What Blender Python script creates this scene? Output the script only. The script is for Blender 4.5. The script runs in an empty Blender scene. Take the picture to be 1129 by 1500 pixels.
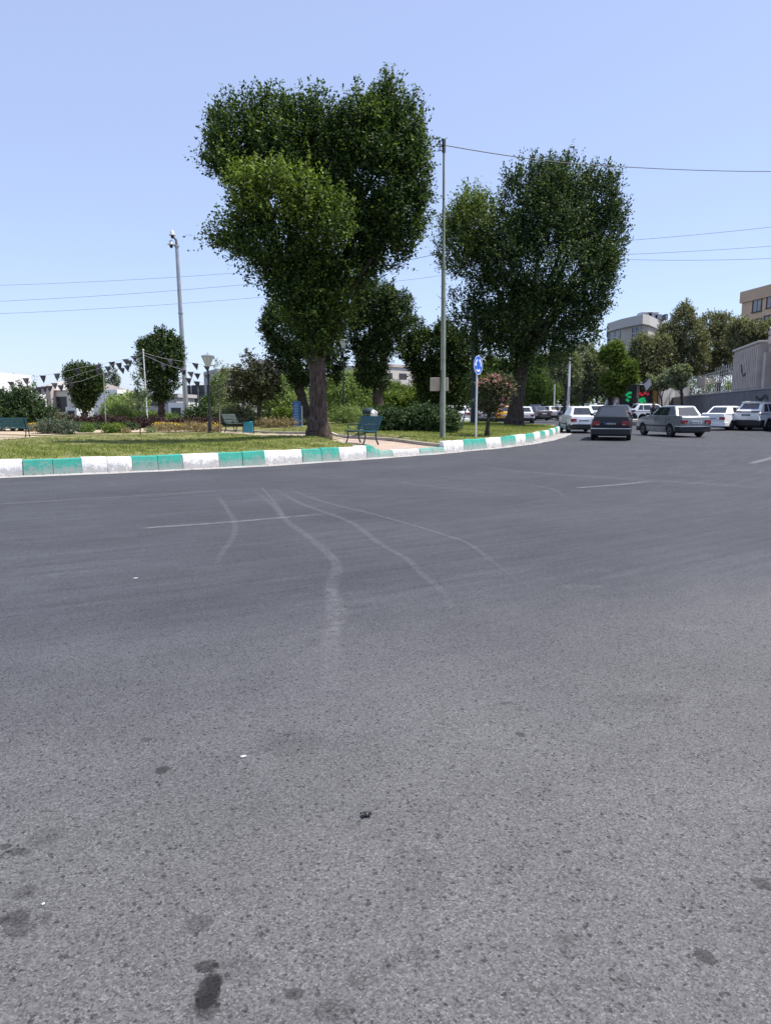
import bpy, bmesh, math, random
import numpy as np
from mathutils import Vector, Matrix
random.seed(11)
rng = np.random.default_rng(11)
sc = bpy.context.scene
COL = sc.collection
pi = math.pi

# ------------------------------------------------------------------ camera
F = 1083.0; CX, CY = 564.5, 750.0
EYE = 1.4
PITCH = math.atan(154 / F)
cam_d = bpy.data.cameras.new('camera'); cam = bpy.data.objects.new('camera', cam_d)
COL.objects.link(cam); sc.camera = cam
cam_d.sensor_fit = 'VERTICAL'; cam_d.sensor_height = 36.0; cam_d.lens = F / 1500 * 36
cam_d.clip_start = 0.1; cam_d.clip_end = 4000
cam.location = (0, 0, EYE); cam.rotation_euler = (pi / 2 - PITCH, 0, 0)

# ------------------------------------------------------------------ sky, sun, exposure
SUN_EL, SUN_AZ = math.radians(62), math.radians(3)      # azimuth measured from +X towards +Y
world = bpy.data.worlds.new('World'); sc.world = world; world.use_nodes = True
wn = world.node_tree.nodes; wl = world.node_tree.links
bg = wn['Background']
sky = wn.new('ShaderNodeTexSky'); sky.sky_type = 'NISHITA'; sky.sun_disc = False
sky.sun_elevation = SUN_EL; sky.sun_rotation = pi / 2 - SUN_AZ
sky.altitude = 1200; sky.air_density = 1.0; sky.dust_density = 2.2; sky.ozone_density = 3.0
# a thin milky summer veil over the whole sky
veil = wn.new('ShaderNodeMix'); veil.data_type = 'RGBA'; veil.inputs[0].default_value = .52; veil.inputs[7].default_value = (2.74, 3.12, 4.64, 1)
wl.new(sky.outputs[0], veil.inputs[6]); wl.new(veil.outputs[2], bg.inputs[0]); bg.inputs[1].default_value = 0.15
sun_d = bpy.data.lights.new('sun', 'SUN'); sun = bpy.data.objects.new('sun', sun_d); COL.objects.link(sun)
sun_d.energy = 4.6; sun_d.angle = math.radians(0.53); sun_d.color = (1.0, 0.95, 0.88)
S = Vector((math.cos(SUN_EL) * math.cos(SUN_AZ), math.cos(SUN_EL) * math.sin(SUN_AZ), math.sin(SUN_EL)))
sun.rotation_euler = S.to_track_quat('Z', 'Y').to_euler(); sun.location = (30, 10, 60)
vs = sc.view_settings; vs.view_transform = 'Standard'; vs.look = 'None'; vs.gamma = 1; vs.exposure = 0.6
sc.cycles.max_bounces = 5; sc.cycles.transparent_max_bounces = 8; sc.cycles.diffuse_bounces = 3

# ------------------------------------------------------------------ pixel helpers (photo pixels)
def ray(px, py):
    u = (px - CX) / F; v = (CY - py) / F
    return Vector((u, math.cos(PITCH) + v * math.sin(PITCH), -math.sin(PITCH) + v * math.cos(PITCH)))
def P(px, py, Y):
    r = ray(px, py); t = Y / r.y
    return Vector((r.x * t, Y, EYE + r.z * t))
def G0(px, py, z=0.0):
    r = ray(px, py); t = (z - EYE) / r.z
    return Vector((r.x * t, r.y * t, z))
def proj(p):
    x, y, z = p[0], p[1], p[2] - EYE
    d = y * math.cos(PITCH) - z * math.sin(PITCH); u = y * math.sin(PITCH) + z * math.cos(PITCH)
    return CX + F * x / d, CY - F * u / d

# ------------------------------------------------------------------ tagging
def tag(o, label=None, cat=None, group=None, kind=None):
    if label: o['label'] = label
    if cat: o['category'] = cat
    if group: o['group'] = group
    if kind: o['kind'] = kind
    return o
def thing(name, loc, label, cat, group=None, rz=0.0, scale=1.0):
    o = bpy.data.objects.new(name, None); COL.objects.link(o)
    o.location = loc; o.rotation_euler = (0, 0, rz); o.scale = (scale,) * 3
    o.empty_display_size = 0.2
    return tag(o, label, cat, group)

# ------------------------------------------------------------------ mesh builder
class MB:
    def __init__(s): s.v = []; s.f = []; s.m = []
    def add(s, vs, fs, mi=0):
        b = len(s.v); s.v += [tuple(v) for v in vs]
        s.f += [tuple(b + i for i in f) for f in fs]; s.m += [mi] * len(fs); return s
    def box(s, c, size, rz=0, mi=0, mat=None, top=1.0):
        hx, hy, hz = size[0] / 2, size[1] / 2, size[2] / 2
        vs = [Vector((x * hx * (top if z > 0 else 1), y * hy * (top if z > 0 else 1), z * hz)) for z in (-1, 1) for x, y in ((-1, -1), (1, -1), (1, 1), (-1, 1))]
        R = mat if mat else Matrix.Rotation(rz, 3, 'Z')
        vs = [R @ v + Vector(c) for v in vs]
        return s.add(vs, [(3, 2, 1, 0), (4, 5, 6, 7), (0, 1, 5, 4), (1, 2, 6, 5), (2, 3, 7, 6), (3, 0, 4, 7)], mi)
    def tube(s, pts, rad, n=8, mi=0, cap=True, jit=0.0):
        pts = [Vector(p) for p in pts]
        if not hasattr(rad, '__len__'): rad = [rad] * len(pts)
        b = len(s.v); prev = None
        for i, p in enumerate(pts):
            t = (pts[min(i + 1, len(pts) - 1)] - pts[max(i - 1, 0)])
            t = t.normalized() if t.length > 1e-9 else Vector((0, 0, 1))
            if prev is None:
                a = Vector((1, 0, 0)) if abs(t.x) < .9 else Vector((0, 1, 0))
                u = (a - t * a.dot(t)).normalized()
            else:
                u = (prev - t * prev.dot(t)).normalized()
            prev = u; w = t.cross(u)
            for k in range(n):
                an = 2 * pi * k / n; r = rad[i] * (1 + jit * random.uniform(-1, 1))
                s.v.append(tuple(p + (u * math.cos(an) + w * math.sin(an)) * r))
        for i in range(len(pts) - 1):
            for k in range(n):
                a = b + i * n + k; c = b + i * n + (k + 1) % n
                s.f.append((a, c, c + n, a + n)); s.m.append(mi)
        if cap:
            s.f.append(tuple(b + k for k in reversed(range(n)))); s.m.append(mi)
            e = b + (len(pts) - 1) * n
            s.f.append(tuple(e + k for k in range(n))); s.m.append(mi)
        return s
    def lathe(s, prof, n=16, c=(0, 0, 0), mi=0):
        return s.tube([(c[0], c[1], c[2] + z + i * 1e-6) for i, (r, z) in enumerate(prof)], [max(r, 1e-4) for r, z in prof], n, mi)
    def prism(s, pts2, axis, a, b, mi=0):
        """pts2: closed outline; axis 'y' extrudes an (x,z) outline, 'x' a (y,z) one, 'z' an (x,y) one"""
        n = len(pts2)
        def mk(p, d): return {'y': (p[0], d, p[1]), 'x': (d, p[0], p[1]), 'z': (p[0], p[1], d)}[axis]
        vs = [mk(p, a) for p in pts2] + [mk(p, b) for p in pts2]
        fs = [tuple(range(n)), tuple(range(2 * n - 1, n - 1, -1))] + [((i + 1) % n, i, n + i, n + (i + 1) % n) for i in range(n)]
        return s.add(vs, fs, mi)
    def build(s, name, mats, parent=None, smooth=None, bevel=0.0, seg=2, loc=None, rot=None, fix=True):
        me = bpy.data.meshes.new(name); me.from_pydata(s.v, [], s.f)
        if not isinstance(mats, (list, tuple)): mats = [mats]
        for m in mats: me.materials.append(m)
        me.polygons.foreach_set('material_index', s.m)
        if fix:
            bm = bmesh.new(); bm.from_mesh(me); bmesh.ops.recalc_face_normals(bm, faces=bm.faces); bm.to_mesh(me); bm.free()
        if smooth is not None:
            me.polygons.foreach_set('use_smooth', [True] * len(me.polygons))
            me.set_sharp_from_angle(angle=math.radians(smooth))
        me.update()
        o = bpy.data.objects.new(name, me); COL.objects.link(o)
        if parent: o.parent = parent
        if loc: o.location = loc
        if rot: o.rotation_euler = rot
        if bevel:
            bv = o.modifiers.new('bevel', 'BEVEL'); bv.width = bevel; bv.segments = seg; bv.limit_method = 'ANGLE'; bv.angle_limit = math.radians(35)
        return o

# ------------------------------------------------------------------ materials
MATS = {}
def nmat(name):
    m = bpy.data.materials.new(name); m.use_nodes = True
    nt = m.node_tree; return m, nt, nt.nodes['Principled BSDF']
class N:
    def __init__(s, nt): s.nt = nt
    def __call__(s, typ, **kw):
        n = s.nt.nodes.new('ShaderNode' + typ)
        for k, v in kw.items():
            if k.startswith('i_'):
                key = k[2:]; key = int(key) if key.isdigit() else key.replace('_', ' ')
                n.inputs[key].default_value = v
            else: setattr(n, k, v)
        return n
    def l(s, a, b): s.nt.links.new(a, b)
    def math(s, op, a, b=None, c=None, clamp=False):
        n = s.nt.nodes.new('ShaderNodeMath'); n.operation = op; n.use_clamp = clamp
        for i, x in enumerate((a, b, c)):
            if x is None: continue
            if isinstance(x, (int, float)): n.inputs[i].default_value = x
            else: s.l(x, n.inputs[i])
        return n.outputs[0]
    def mix(s, fac, a, b, mode='MIX'):
        n = s.nt.nodes.new('ShaderNodeMix'); n.data_type = 'RGBA'; n.blend_type = mode
        for k, x in ((0, fac), (6, a), (7, b)):
            if isinstance(x, (int, float)): n.inputs[k].default_value = x
            elif isinstance(x, tuple): n.inputs[k].default_value = x if len(x) == 4 else x + (1,)
            else: s.l(x, n.inputs[k])
        return n.outputs[2]
    def ramp(s, fac, stops, interp='LINEAR'):
        n = s.nt.nodes.new('ShaderNodeValToRGB'); cr = n.color_ramp; cr.interpolation = interp
        while len(cr.elements) < len(stops): cr.elements.new(0.5)
        for e, (p, c) in zip(cr.elements, stops):
            e.position = p; e.color = (c, c, c, 1) if isinstance(c, (int, float)) else (c if len(c) == 4 else c + (1,))
        s.l(fac, n.inputs[0]); return n.outputs[0]
    def noise(s, vec, scale, detail=3, rough=.55):
        n = s.nt.nodes.new('ShaderNodeTexNoise'); n.inputs['Scale'].default_value = scale; n.inputs['Detail'].default_value = detail; n.inputs['Roughness'].default_value = rough
        if vec is not None: s.l(vec, n.inputs['Vector'])
        return n.outputs['Fac']

def mat(name, col, rough=.6, metal=0.0, var=.12, scale=6.0, spec=.5, bump=0.0, coat=0.0):
    """plain painted / natural surface with soft noise variation"""
    if name in MATS: return MATS[name]
    m, nt, b = nmat(name); n = N(nt)
    tc = n('TexCoord').outputs['Object']
    f = n.noise(tc, scale, 4)
    lo = tuple(c * (1 - var) for c in col); hi = tuple(min(1, c * (1 + var)) for c in col)
    n.l(n.ramp(f, [(.3, lo), (.7, hi)]), b.inputs['Base Color'])
    b.inputs['Roughness'].default_value = rough; b.inputs['Metallic'].default_value = metal
    b.inputs['Specular IOR Level'].default_value = spec
    if coat: b.inputs['Coat Weight'].default_value = coat; b.inputs['Coat Roughness'].default_value = .06
    if bump:
        bp = n('Bump', i_Strength=bump, i_Distance=.02); n.l(n.noise(tc, scale * 4, 4), bp.inputs['Height']); n.l(bp.outputs[0], b.inputs['Normal'])
    MATS[name] = m; return m

def leaf_mat(name, c0, c1, c2, trans=.28, rough=.62):
    if name in MATS: return MATS[name]
    m, nt, b = nmat(name); n = N(nt)
    a = n('Attribute', attribute_name='tint')
    col = n.ramp(a.outputs['Fac'], [(0.0, c0), (.5, c1), (1.0, c2)])
    n.l(col, b.inputs['Base Color']); b.inputs['Roughness'].default_value = rough
    b.inputs['Specular IOR Level'].default_value = .22
    t = n('BsdfTranslucent'); n.l(n.mix(1.0, col, (1.25, 1.35, .55), 'MULTIPLY'), t.inputs[0])
    mx = n('MixShader'); mx.inputs[0].default_value = trans
    n.l(b.outputs[0], mx.inputs[1]); n.l(t.outputs[0], mx.inputs[2])
    n.l(mx.outputs[0], nt.nodes['Material Output'].inputs[0])
    MATS[name] = m; return m

LEAF = {
 'elm': leaf_mat('elm_leaf', (.010, .022, .008), (.032, .066, .015), (.22, .29, .045), .30, .55),
 'elm2': leaf_mat('elm_leaf_dark', (.010, .022, .010), (.030, .060, .019), (.16, .21, .045), .24, .55),
 'green': leaf_mat('green_leaf', (.045, .085, .02), (.12, .19, .045), (.23, .31, .08)),
 'willow': leaf_mat('willow_leaf', (.09, .13, .045), (.21, .29, .095), (.36, .44, .17)),
 'bright': leaf_mat('bright_leaf', (.04, .08, .012), (.11, .17, .028), (.26, .30, .06)),
 'olive': leaf_mat('olive_leaf', (.07, .09, .045), (.19, .22, .12), (.36, .38, .24), .25),
 'dry': leaf_mat('dry_olive_leaf', (.06, .072, .035), (.17, .18, .09), (.32, .31, .18), .25),
 'conifer': leaf_mat('conifer_leaf', (.015, .036, .016), (.045, .085, .03), (.12, .16, .05), .12),
 'brown': leaf_mat('brown_leaf', (.032, .038, .022), (.085, .09, .045), (.18, .17, .085), .25),
 'purple': leaf_mat('purple_leaf', (.02, .012, .014), (.055, .028, .030), (.11, .06, .055), .2),
 'grey': leaf_mat('grey_leaf', (.05, .07, .05), (.11, .14, .10), (.2, .24, .16), .15),
 'yellow': leaf_mat('yellow_petal', (.35, .25, .02), (.65, .46, .03), (.8, .65, .08), .2),
 'pink': leaf_mat('pink_petal', (.35, .12, .16), (.60, .28, .33), (.75, .5, .52), .25),
 'straw': leaf_mat('straw_leaf', (.12, .09, .05), (.26, .20, .11), (.40, .32, .18), .2),
 'grass': leaf_mat('grass_blade', (.11, .145, .035), (.26, .30, .085), (.50, .45, .22), .3, .7),
}

def bark(name, c0, c1):
    if name in MATS: return MATS[name]
    m, nt, b = nmat(name); n = N(nt)
    tc = n('TexCoord').outputs['Object']
    mp = n('Mapping'); mp.inputs['Scale'].default_value = (9, 9, 1.6); n.l(tc, mp.inputs[0])
    f = n.noise(mp.outputs[0], 2.2, 6, .65)
    n.l(n.ramp(f, [(.36, c0), (.62, c1)]), b.inputs['Base Color'])
    b.inputs['Roughness'].default_value = .9; b.inputs['Specular IOR Level'].default_value = .2
    bp = n('Bump', i_Strength=.9, i_Distance=.05); n.l(f, bp.inputs['Height']); n.l(bp.outputs[0], b.inputs['Normal'])
    MATS[name] = m; return m
BARK = bark('elm_bark', (.028, .021, .018), (.13, .098, .08))
BARKD = bark('dark_bark', (.025, .02, .017), (.09, .072, .06))
BARKL = bark('pale_bark', (.15, .13, .11), (.34, .31, .27))

# ------------------------------------------------------------------ island outline (star shaped about IC)
IC = Vector((-23.55, 43.65)); R0 = 32.85
KPX = [(0, 698), (60, 695.6), (120, 693), (194, 690), (268, 687), (321, 684.4), (388, 681), (443, 677.5), (498, 674), (556, 669.5), (615, 665.5), (650, 662), (690, 658.5), (740, 653), (769, 648.5), (790, 644), (804, 640), (813, 636.5), (820, 632)]
_k = [G0(*q) for q in KPX]
_ka = np.array([math.atan2(p.y - IC.y, p.x - IC.x) for p in _k]); _kr = np.array([math.hypot(p.x - IC.x, p.y - IC.y) for p in _k])
_a = np.linspace(-pi, pi, 1441)
_r = np.interp(_a, np.r_[-pi, _ka[0] - .5, _ka, _ka[-1] + .35, pi], np.r_[R0, R0 + .1, _kr, R0, R0])
_ker = np.exp(-np.linspace(-2, 2, 25) ** 2); _ker /= _ker.sum()
_r = np.convolve(np.pad(_r, 12, 'wrap'), _ker, 'valid')
def KR(a): return float(np.interp((a + pi) % (2 * pi) - pi, _a, _r))
def KP(a, off=0.0, z=0.0):
    r = KR(a) + off; return Vector((IC.x + math.cos(a) * r, IC.y + math.sin(a) * r, z))
def px_to_angle(px):
    lo, hi = -1.75, .25
    for _ in range(50):
        m = (lo + hi) / 2
        if proj(KP(m, 0, .15))[0] < px: lo = m
        else: hi = m
    return (lo + hi) / 2

def sst(a, b, x):
    t = min(1, max(0, (x - a) / (b - a))); return t * t * (3 - 2 * t)
A_GAP0, A_GAP1 = px_to_angle(553), px_to_angle(650)
_gm = (A_GAP0 + A_GAP1) / 2
PATH = [KP(_gm, -.12), Vector((-.15, 23.4, 0)), Vector((-1.6, 26.0, 0)), Vector((-3.3, 28.8, 0)), Vector((-5.4, 32.6, 0)), Vector((-7.3, 36.0, 0)), Vector((-11, 40.5, 0)), Vector((-16, 44, 0))]
PATH[0].z = 0
PW = [1.62, 1.45, 1.1, .95, .9, .9, .9, .9]
def path_d(x, y):
    best = 9.0; p = Vector((x, y, 0))
    for i in range(len(PATH) - 1):
        a, b = PATH[i], PATH[i + 1]; ab = b - a
        t = max(0, min(1, (p - a).dot(ab) / ab.length_squared))
        d = (p - a - ab * t).length - (PW[i] * (1 - t) + PW[i + 1] * t)
        best = min(best, d)
    return best
def gz(x, y):
    a = math.atan2(y - IC.y, x - IC.x); e = KR(a) - math.hypot(x - IC.x, y - IC.y)
    if e < 0: return 0.0
    right = .31 + .14 * sst(.3, 4, e); left = .31 - .08 * sst(2, 11, e)
    h = left + (right - left) * sst(-7, -.5, x)
    pd = path_d(x, y)
    low = .13 + .10 * sst(.2, 3.2, e) if x > -2 else h - .10
    low = min(low, h - .08)
    return low + (h - low) * sst(0.02, .3, pd)
def GI(px, py):
    z = .35
    for _ in range(8):
        p = G0(px, py, z); z = gz(p.x, p.y)
    return p
def base(px, Y, dz=0.0):
    x = (px - CX) / F * Y
    for _ in range(6):
        z = gz(x, Y); x = (px - CX) / F * (Y * math.cos(PITCH) + (EYE - z) * math.sin(PITCH))
    return Vector((x, Y, z + dz))

# ------------------------------------------------------------------ ground materials
def asphalt_mat():
    m, nt, b = nmat('asphalt'); n = N(nt)
    pos = n('NewGeometry').outputs['Position']
    sep = n('SeparateXYZ'); n.l(pos, sep.inputs[0]); x, y = sep.outputs[0], sep.outputs[1]
    # aggregate
    v1 = n('TexVoronoi', feature='F1', i_Scale=165.0); n.l(pos, v1.inputs['Vector'])
    s1 = n('SeparateColor'); n.l(v1.outputs['Color'], s1.inputs[0])
    agg = n.ramp(s1.outputs[0], [(0, .56), (.45, .98), (.85, 1.20), (.985, 1.6)])
    # pits
    warp = n('TexNoise', i_Scale=70.0, i_Detail=3.0); n.l(pos, warp.inputs['Vector'])
    wp = n('VectorMath', operation='SCALE'); wp.inputs['Scale'].default_value = .022; n.l(warp.outputs['Color'], wp.inputs[0])
    wa = n('VectorMath', operation='ADD'); n.l(pos, wa.inputs[0]); n.l(wp.outputs[0], wa.inputs[1])
    v2 = n('TexVoronoi', feature='F1', i_Scale=64.0); n.l(wa.outputs[0], v2.inputs['Vector'])
    s2 = n('SeparateColor'); n.l(v2.outputs['Color'], s2.inputs[0])
    rad = n.ramp(s2.outputs[1], [(.72, -.1), (1.0, .42)])
    pit = n.math('SUBTRACT', v2.outputs['Distance'], rad)
    pitf = n.ramp(pit, [(-.0, .42), (.15, 1.0)])
    fine = n.ramp(n.noise(pos, 210, 3, .7), [(.3, .62), (.7, 1.34)])
    med = n.ramp(n.noise(pos, 3.0, 5, .6), [(.3, .93), (.7, 1.06)])
    big = n.ramp(n.noise(pos, .45, 5), [(.3, .86), (.7, 1.12)])
    # streaks of wear along the circulating traffic (arc about the island centre)
    dx = n.math('SUBTRACT', x, IC.x); dy = n.math('SUBTRACT', y, IC.y)
    r = n.math('SQRT', n.math('ADD', n.math('MULTIPLY', dx, dx), n.math('MULTIPLY', dy, dy)))
    th = n.math('ARCTAN2', dy, dx)
    cv = n('CombineXYZ'); n.l(n.math('MULTIPLY', r, 9.0), cv.inputs[0]); n.l(n.math('MULTIPLY', th, 26.0), cv.inputs[1])
    st = n.ramp(n.noise(cv.outputs[0], 1.0, 6, .7), [(.28, .74), (.5, 1.0), (.72, 1.26)])
    cv2 = n('CombineXYZ'); n.l(n.math('MULTIPLY', r, .55), cv2.inputs[0]); n.l(n.math('MULTIPLY', th, 2.0), cv2.inputs[1])
    st2 = n.ramp(n.noise(cv2.outputs[0], 1.0, 3), [(.3, .90), (.7, 1.10)])
    # camera's near-to-far tone put into the colour: paler close up, darker beyond
    rnear = n.math('SUBTRACT', r, n.math('MULTIPLY', n.math('MAXIMUM', n.math('SUBTRACT', y, 5.0), 0.0), .6))
    lane = n.ramp(n.math('ADD', r, n.math('MULTIPLY', n.noise(pos, .35, 3), 3.0)), [(0, .80), (1, 1.0)])
    mr = n('MapRange', interpolation_type='SMOOTHSTEP'); n.l(n.math('ADD', rnear, n.math('MULTIPLY', n.noise(pos, .5, 3), 2.0)), mr.inputs[0])
    mr.inputs[1].default_value = 44.6; mr.inputs[2].default_value = 48.6; mr.inputs[3].default_value = .72; mr.inputs[4].default_value = 1.10
    sf = n('MapRange', interpolation_type='SMOOTHSTEP'); n.l(rnear, sf.inputs[0]); sf.inputs[1].default_value = 44.0; sf.inputs[2].default_value = 46.6; sf.inputs[3].default_value = 1.0; sf.inputs[4].default_value = .12
    sc1 = n('SeparateColor'); n.l(st, sc1.inputs[0]); st = n.math('MULTIPLY_ADD', n.math('SUBTRACT', sc1.outputs[0], 1.0), sf.outputs[0], 1.0)
    v = agg
    for q in (pitf, fine, med, big, st, st2, mr.outputs[0]): v = n.math('MULTIPLY', v, q)
    # stains
    stains = [((305, 1452), 17, 26, .22), ((302, 1474), 18, 20, .5), ((314, 1440), 12, 12, .6), ((303, 1415), 17, 8, .36), ((37, 1307), 16, 10, .66), ((22, 1345), 19, 9, .5), ((28, 1362), 22, 10, .62), ((65, 1343), 12, 8, .7), ((292, 1353), 18, 12, .66), ((432, 1455), 13, 9, .5),
              ((530, 1435), 22, 14, .80), ((490, 1480), 32, 16, .74), ((1030, 1400), 14, 9, .45), ((1115, 1294), 12, 7, .5), ((237, 1128), 9, 5, .35), ((610, 1400), 12, 16, .78), ((28, 1248), 18, 5, .55), ((8, 1240), 8, 4, .5), ((66, 1226), 22, 12, .8), ((430, 1088), 45, 16, .84), ((610, 1280), 40, 40, .88), ((826, 1378), 16, 12, .78), ((762, 1076), 6, 3, .5), ((740, 1030), 7, 2, .6), ((215, 1083), 8, 3, .6), ((940, 1025), 60, 8, .88), ((345, 1420), 40, 18, .86), ((570, 1410), 12, 10, .8)]
    wv = n('TexNoise', i_Scale=38.0, i_Detail=9.0, i_Roughness=.72); n.l(pos, wv.inputs['Vector'])
    ws = n('VectorMath', operation='MULTIPLY_ADD'); n.l(wv.outputs['Color'], ws.inputs[0]); ws.inputs[1].default_value = (.05, .05, 0); n.l(pos, ws.inputs[2])
    for (q, rx, ry, k) in stains:
        p = G0(*q); rx = (G0(q[0] + rx, q[1]) - p).length * 1.25; ry = (G0(q[0], q[1] - ry) - p).length * 1.25
        d = n('VectorMath', operation='SUBTRACT'); n.l(ws.outputs[0], d.inputs[0]); d.inputs[1].default_value = (p.x + .025, p.y + .025, 0)
        e = n('VectorMath', operation='MULTIPLY'); n.l(d.outputs[0], e.inputs[0]); e.inputs[1].default_value = (1 / rx, 1 / ry, 0)
        ln = n('VectorMath', operation='LENGTH'); n.l(e.outputs[0], ln.inputs[0])
        v = n.math('MULTIPLY', v, n.ramp(ln.outputs['Value'], [(.72, k), (.98, 1.0)]))
    tn = n('MapRange', interpolation_type='SMOOTHSTEP'); n.l(n.math('ADD', rnear, n.math('MULTIPLY', n.noise(pos, .9, 4), 2.0)), tn.inputs[0]); tn.inputs[1].default_value = 45; tn.inputs[2].default_value = 49
    tint = n.mix(tn.outputs[0], (.078, .0805, .092), (.094, .092, .093))  # farther road tinted bluer: the sky's grazing reflection put into the colour
    cc = n('CombineXYZ')
    for i in range(3): n.l(v, cc.inputs[i])
    n.l(n.mix(1.0, tint, cc.outputs[0], 'MULTIPLY'), b.inputs['Base Color'])
    b.inputs['Roughness'].default_value = .8; b.inputs['Specular IOR Level'].default_value = .3
    bp = n('Bump', i_Strength=.55, i_Distance=.006)
    n.l(n.math('MULTIPLY', pitf, agg), bp.inputs['Height']); n.l(bp.outputs[0], b.inputs['Normal'])
    return m
ASPH = asphalt_mat()

def ground_mat(name, stops, scale, bump=.4, fine=40):
    m, nt, b = nmat(name); n = N(nt)
    pos = n('NewGeometry').outputs['Position']
    f = n.math('ADD', n.math('MULTIPLY', n.noise(pos, scale, 5, .65), .75), n.math('MULTIPLY', n.noise(pos, fine, 3), .25))
    n.l(n.ramp(f, stops), b.inputs['Base Color']); b.inputs['Roughness'].default_value = .95; b.inputs['Specular IOR Level'].default_value = .15
    bp = n('Bump', i_Strength=bump, i_Distance=.05); n.l(n.noise(pos, fine, 4), bp.inputs['Height']); n.l(bp.outputs[0], b.inputs['Normal'])
    return m
LAWN = ground_mat('lawn_soil', [(.32, (.06, .055, .03)), (.5, (.18, .18, .07)), (.68, (.34, .29, .16))], .9, .8)
SOIL = ground_mat('bed_soil', [(.3, (.30, .23, .16)), (.7, (.52, .43, .32))], 1.4)
CONC = ground_mat('gutter_concrete', [(.3, (.24, .235, .23)), (.7, (.46, .44, .43))], 1.2, .3)
PAVE = ground_mat('pavement_slabs', [(.3, (.26, .25, .24)), (.7, (.36, .34, .32))], .8, .2)
EDGE = ground_mat('edging_concrete', [(.3, (.26, .24, .20)), (.7, (.50, .46, .40))], 2.0, .5)

def brick_path_mat():
    m, nt, b = nmat('path_brick'); n = N(nt)
    pos = n('NewGeometry').outputs['Position']
    br = n('TexBrick', i_Scale=1.0); n.l(pos, br.inputs['Vector'])
    br.inputs['Color1'].default_value = (.46, .34, .26, 1); br.inputs['Color2'].default_value = (.40, .31, .25, 1); br.inputs['Mortar'].default_value = (.26, .22, .18, 1)
    br.inputs['Brick Width'].default_value = .22; br.inputs['Row Height'].default_value = .11; br.inputs['Mortar Size'].default_value = .008
    f = n.ramp(n.noise(pos, 1.6, 5), [(.3, .8), (.7, 1.15)])
    n.l(n.mix(1.0, br.outputs['Color'], f, 'MULTIPLY'), b.inputs['Base Color']); b.inputs['Roughness'].default_value = .9
    return m
BRICKP = brick_path_mat()

def kerb_mat(name, col):
    m, nt, b = nmat(name); n = N(nt)
    pos = n('NewGeometry').outputs['Position']
    sep = n('SeparateXYZ'); n.l(pos, sep.inputs[0])
    f = n.math('ADD', n.math('MULTIPLY', n.noise(pos, 7.0, 8, .75), .8), n.math('MULTIPLY', n.noise(pos, 34.0, 5, .75), .55))
    # paint has worn off mostly near the foot, where tyres rub
    k = n.math('ADD', f, n.math('MULTIPLY', n.math('SUBTRACT', .16, sep.outputs[2]), 1.0))
    worn = n.ramp(k, [(.62, 0.0), (.74, 1.0)])
    dirt = n.ramp(n.noise(pos, 2.6, 5, .7), [(.35, .82), (.65, 1.08)])
    cc = n.mix(1.0, col, dirt, 'MULTIPLY')
    n.l(n.mix(n.math('MULTIPLY', worn, .75), cc, (.30, .29, .28)), b.inputs['Base Color'])
    b.inputs['Roughness'].default_value = .75
    bp = n('Bump', i_Strength=.7, i_Distance=.015); n.l(f, bp.inputs['Height']); n.l(bp.outputs[0], b.inputs['Normal'])
    return m
KW = kerb_mat('white_kerb_paint', (.80, .79, .77)); KG = kerb_mat('green_kerb_paint', (.035, .33, .25))

# ------------------------------------------------------------------ ground sheets
def sheet(name, rings, m, smooth=True, kind='structure'):
    mb = MB(); n = len(rings[0])
    for r in rings: mb.v += [tuple(p) for p in r]
    for i in range(len(rings) - 1):
        for k in range(n - 1):
            a = i * n + k; mb.f.append((a, a + 1, a + n + 1, a + n)); mb.m.append(0)
    o = mb.build(name, m, smooth=180 if smooth else None); return tag(o, kind=kind)
mb = MB(); mb.add([(-2500, -300, 0), (2500, -300, 0), (2500, 3000, 0), (-2500, 3000, 0)], [(0, 1, 2, 3)])
tag(mb.build('road', ASPH), kind='structure')
AN = list(np.linspace(-pi * 1.0, pi * 1.0, 721))
sheet('gutter', [[KP(a, -.05, .004) for a in AN], [KP(a, 0.50 + .22 * sst(-.75, -.25, a) * (1 - sst(.1, .5, a)) + .03 * math.sin(a * 61) + .02 * math.sin(a * 173), .007) for a in AN]], CONC)
offs = [-.12, -.2, -.35, -.6, -.9, -1.2, -1.5, -1.9, -2.3, -2.7, -3.2, -3.7, -4.3, -5, -5.7, -6.4, -7.2, -8, -9, -10, -11, -12.5, -14, -16, -18, -21, -25, -30]
fa = list(np.linspace(-pi, -2.0, 40)) + list(np.linspace(-1.99, .15, 420)) + list(np.linspace(.16, pi, 60))
rings = []
for o_ in offs:
    row = []
    for a in fa:
        p = KP(a, o_); p.z = gz(p.x, p.y); row.append(p)
    rings.append(row)
sheet('lawn', rings, LAWN)

def strip(name, pts, hw, m, dz, n_across=5, sub=6):
    """sheet following the terrain along a centre line"""
    C = []; H = []
    for i in range(len(pts) - 1):
        for t in np.linspace(0, 1, sub, endpoint=False):
            C.append(pts[i].lerp(pts[i + 1], t)); H.append(hw[i] * (1 - t) + hw[i + 1] * t)
    C.append(pts[-1]); H.append(hw[-1])
    # soften corners
    for _ in range(4): C = [C[0]] + [(C[i - 1] + C[i] * 2 + C[i + 1]) / 4 for i in range(1, len(C) - 1)] + [C[-1]]
    rows = []
    for i, c in enumerate(C):
        t = (C[min(i + 1, len(C) - 1)] - C[max(i - 1, 0)]); t.z = 0; t.normalize(); nn = Vector((-t.y, t.x, 0))
        row = []
        for s in np.linspace(-1, 1, n_across):
            q = c + nn * s * H[i]; _an = math.atan2(q.y - IC.y, q.x - IC.x); _ex = math.hypot(q.x - IC.x, q.y - IC.y) - (KR(_an) - .15)
            if _ex > 0: q -= Vector((math.cos(_an), math.sin(_an), 0)) * _ex
            q.z = gz(q.x, q.y) + dz; row.append(q)
        rows.append(row)
    return rows
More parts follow.
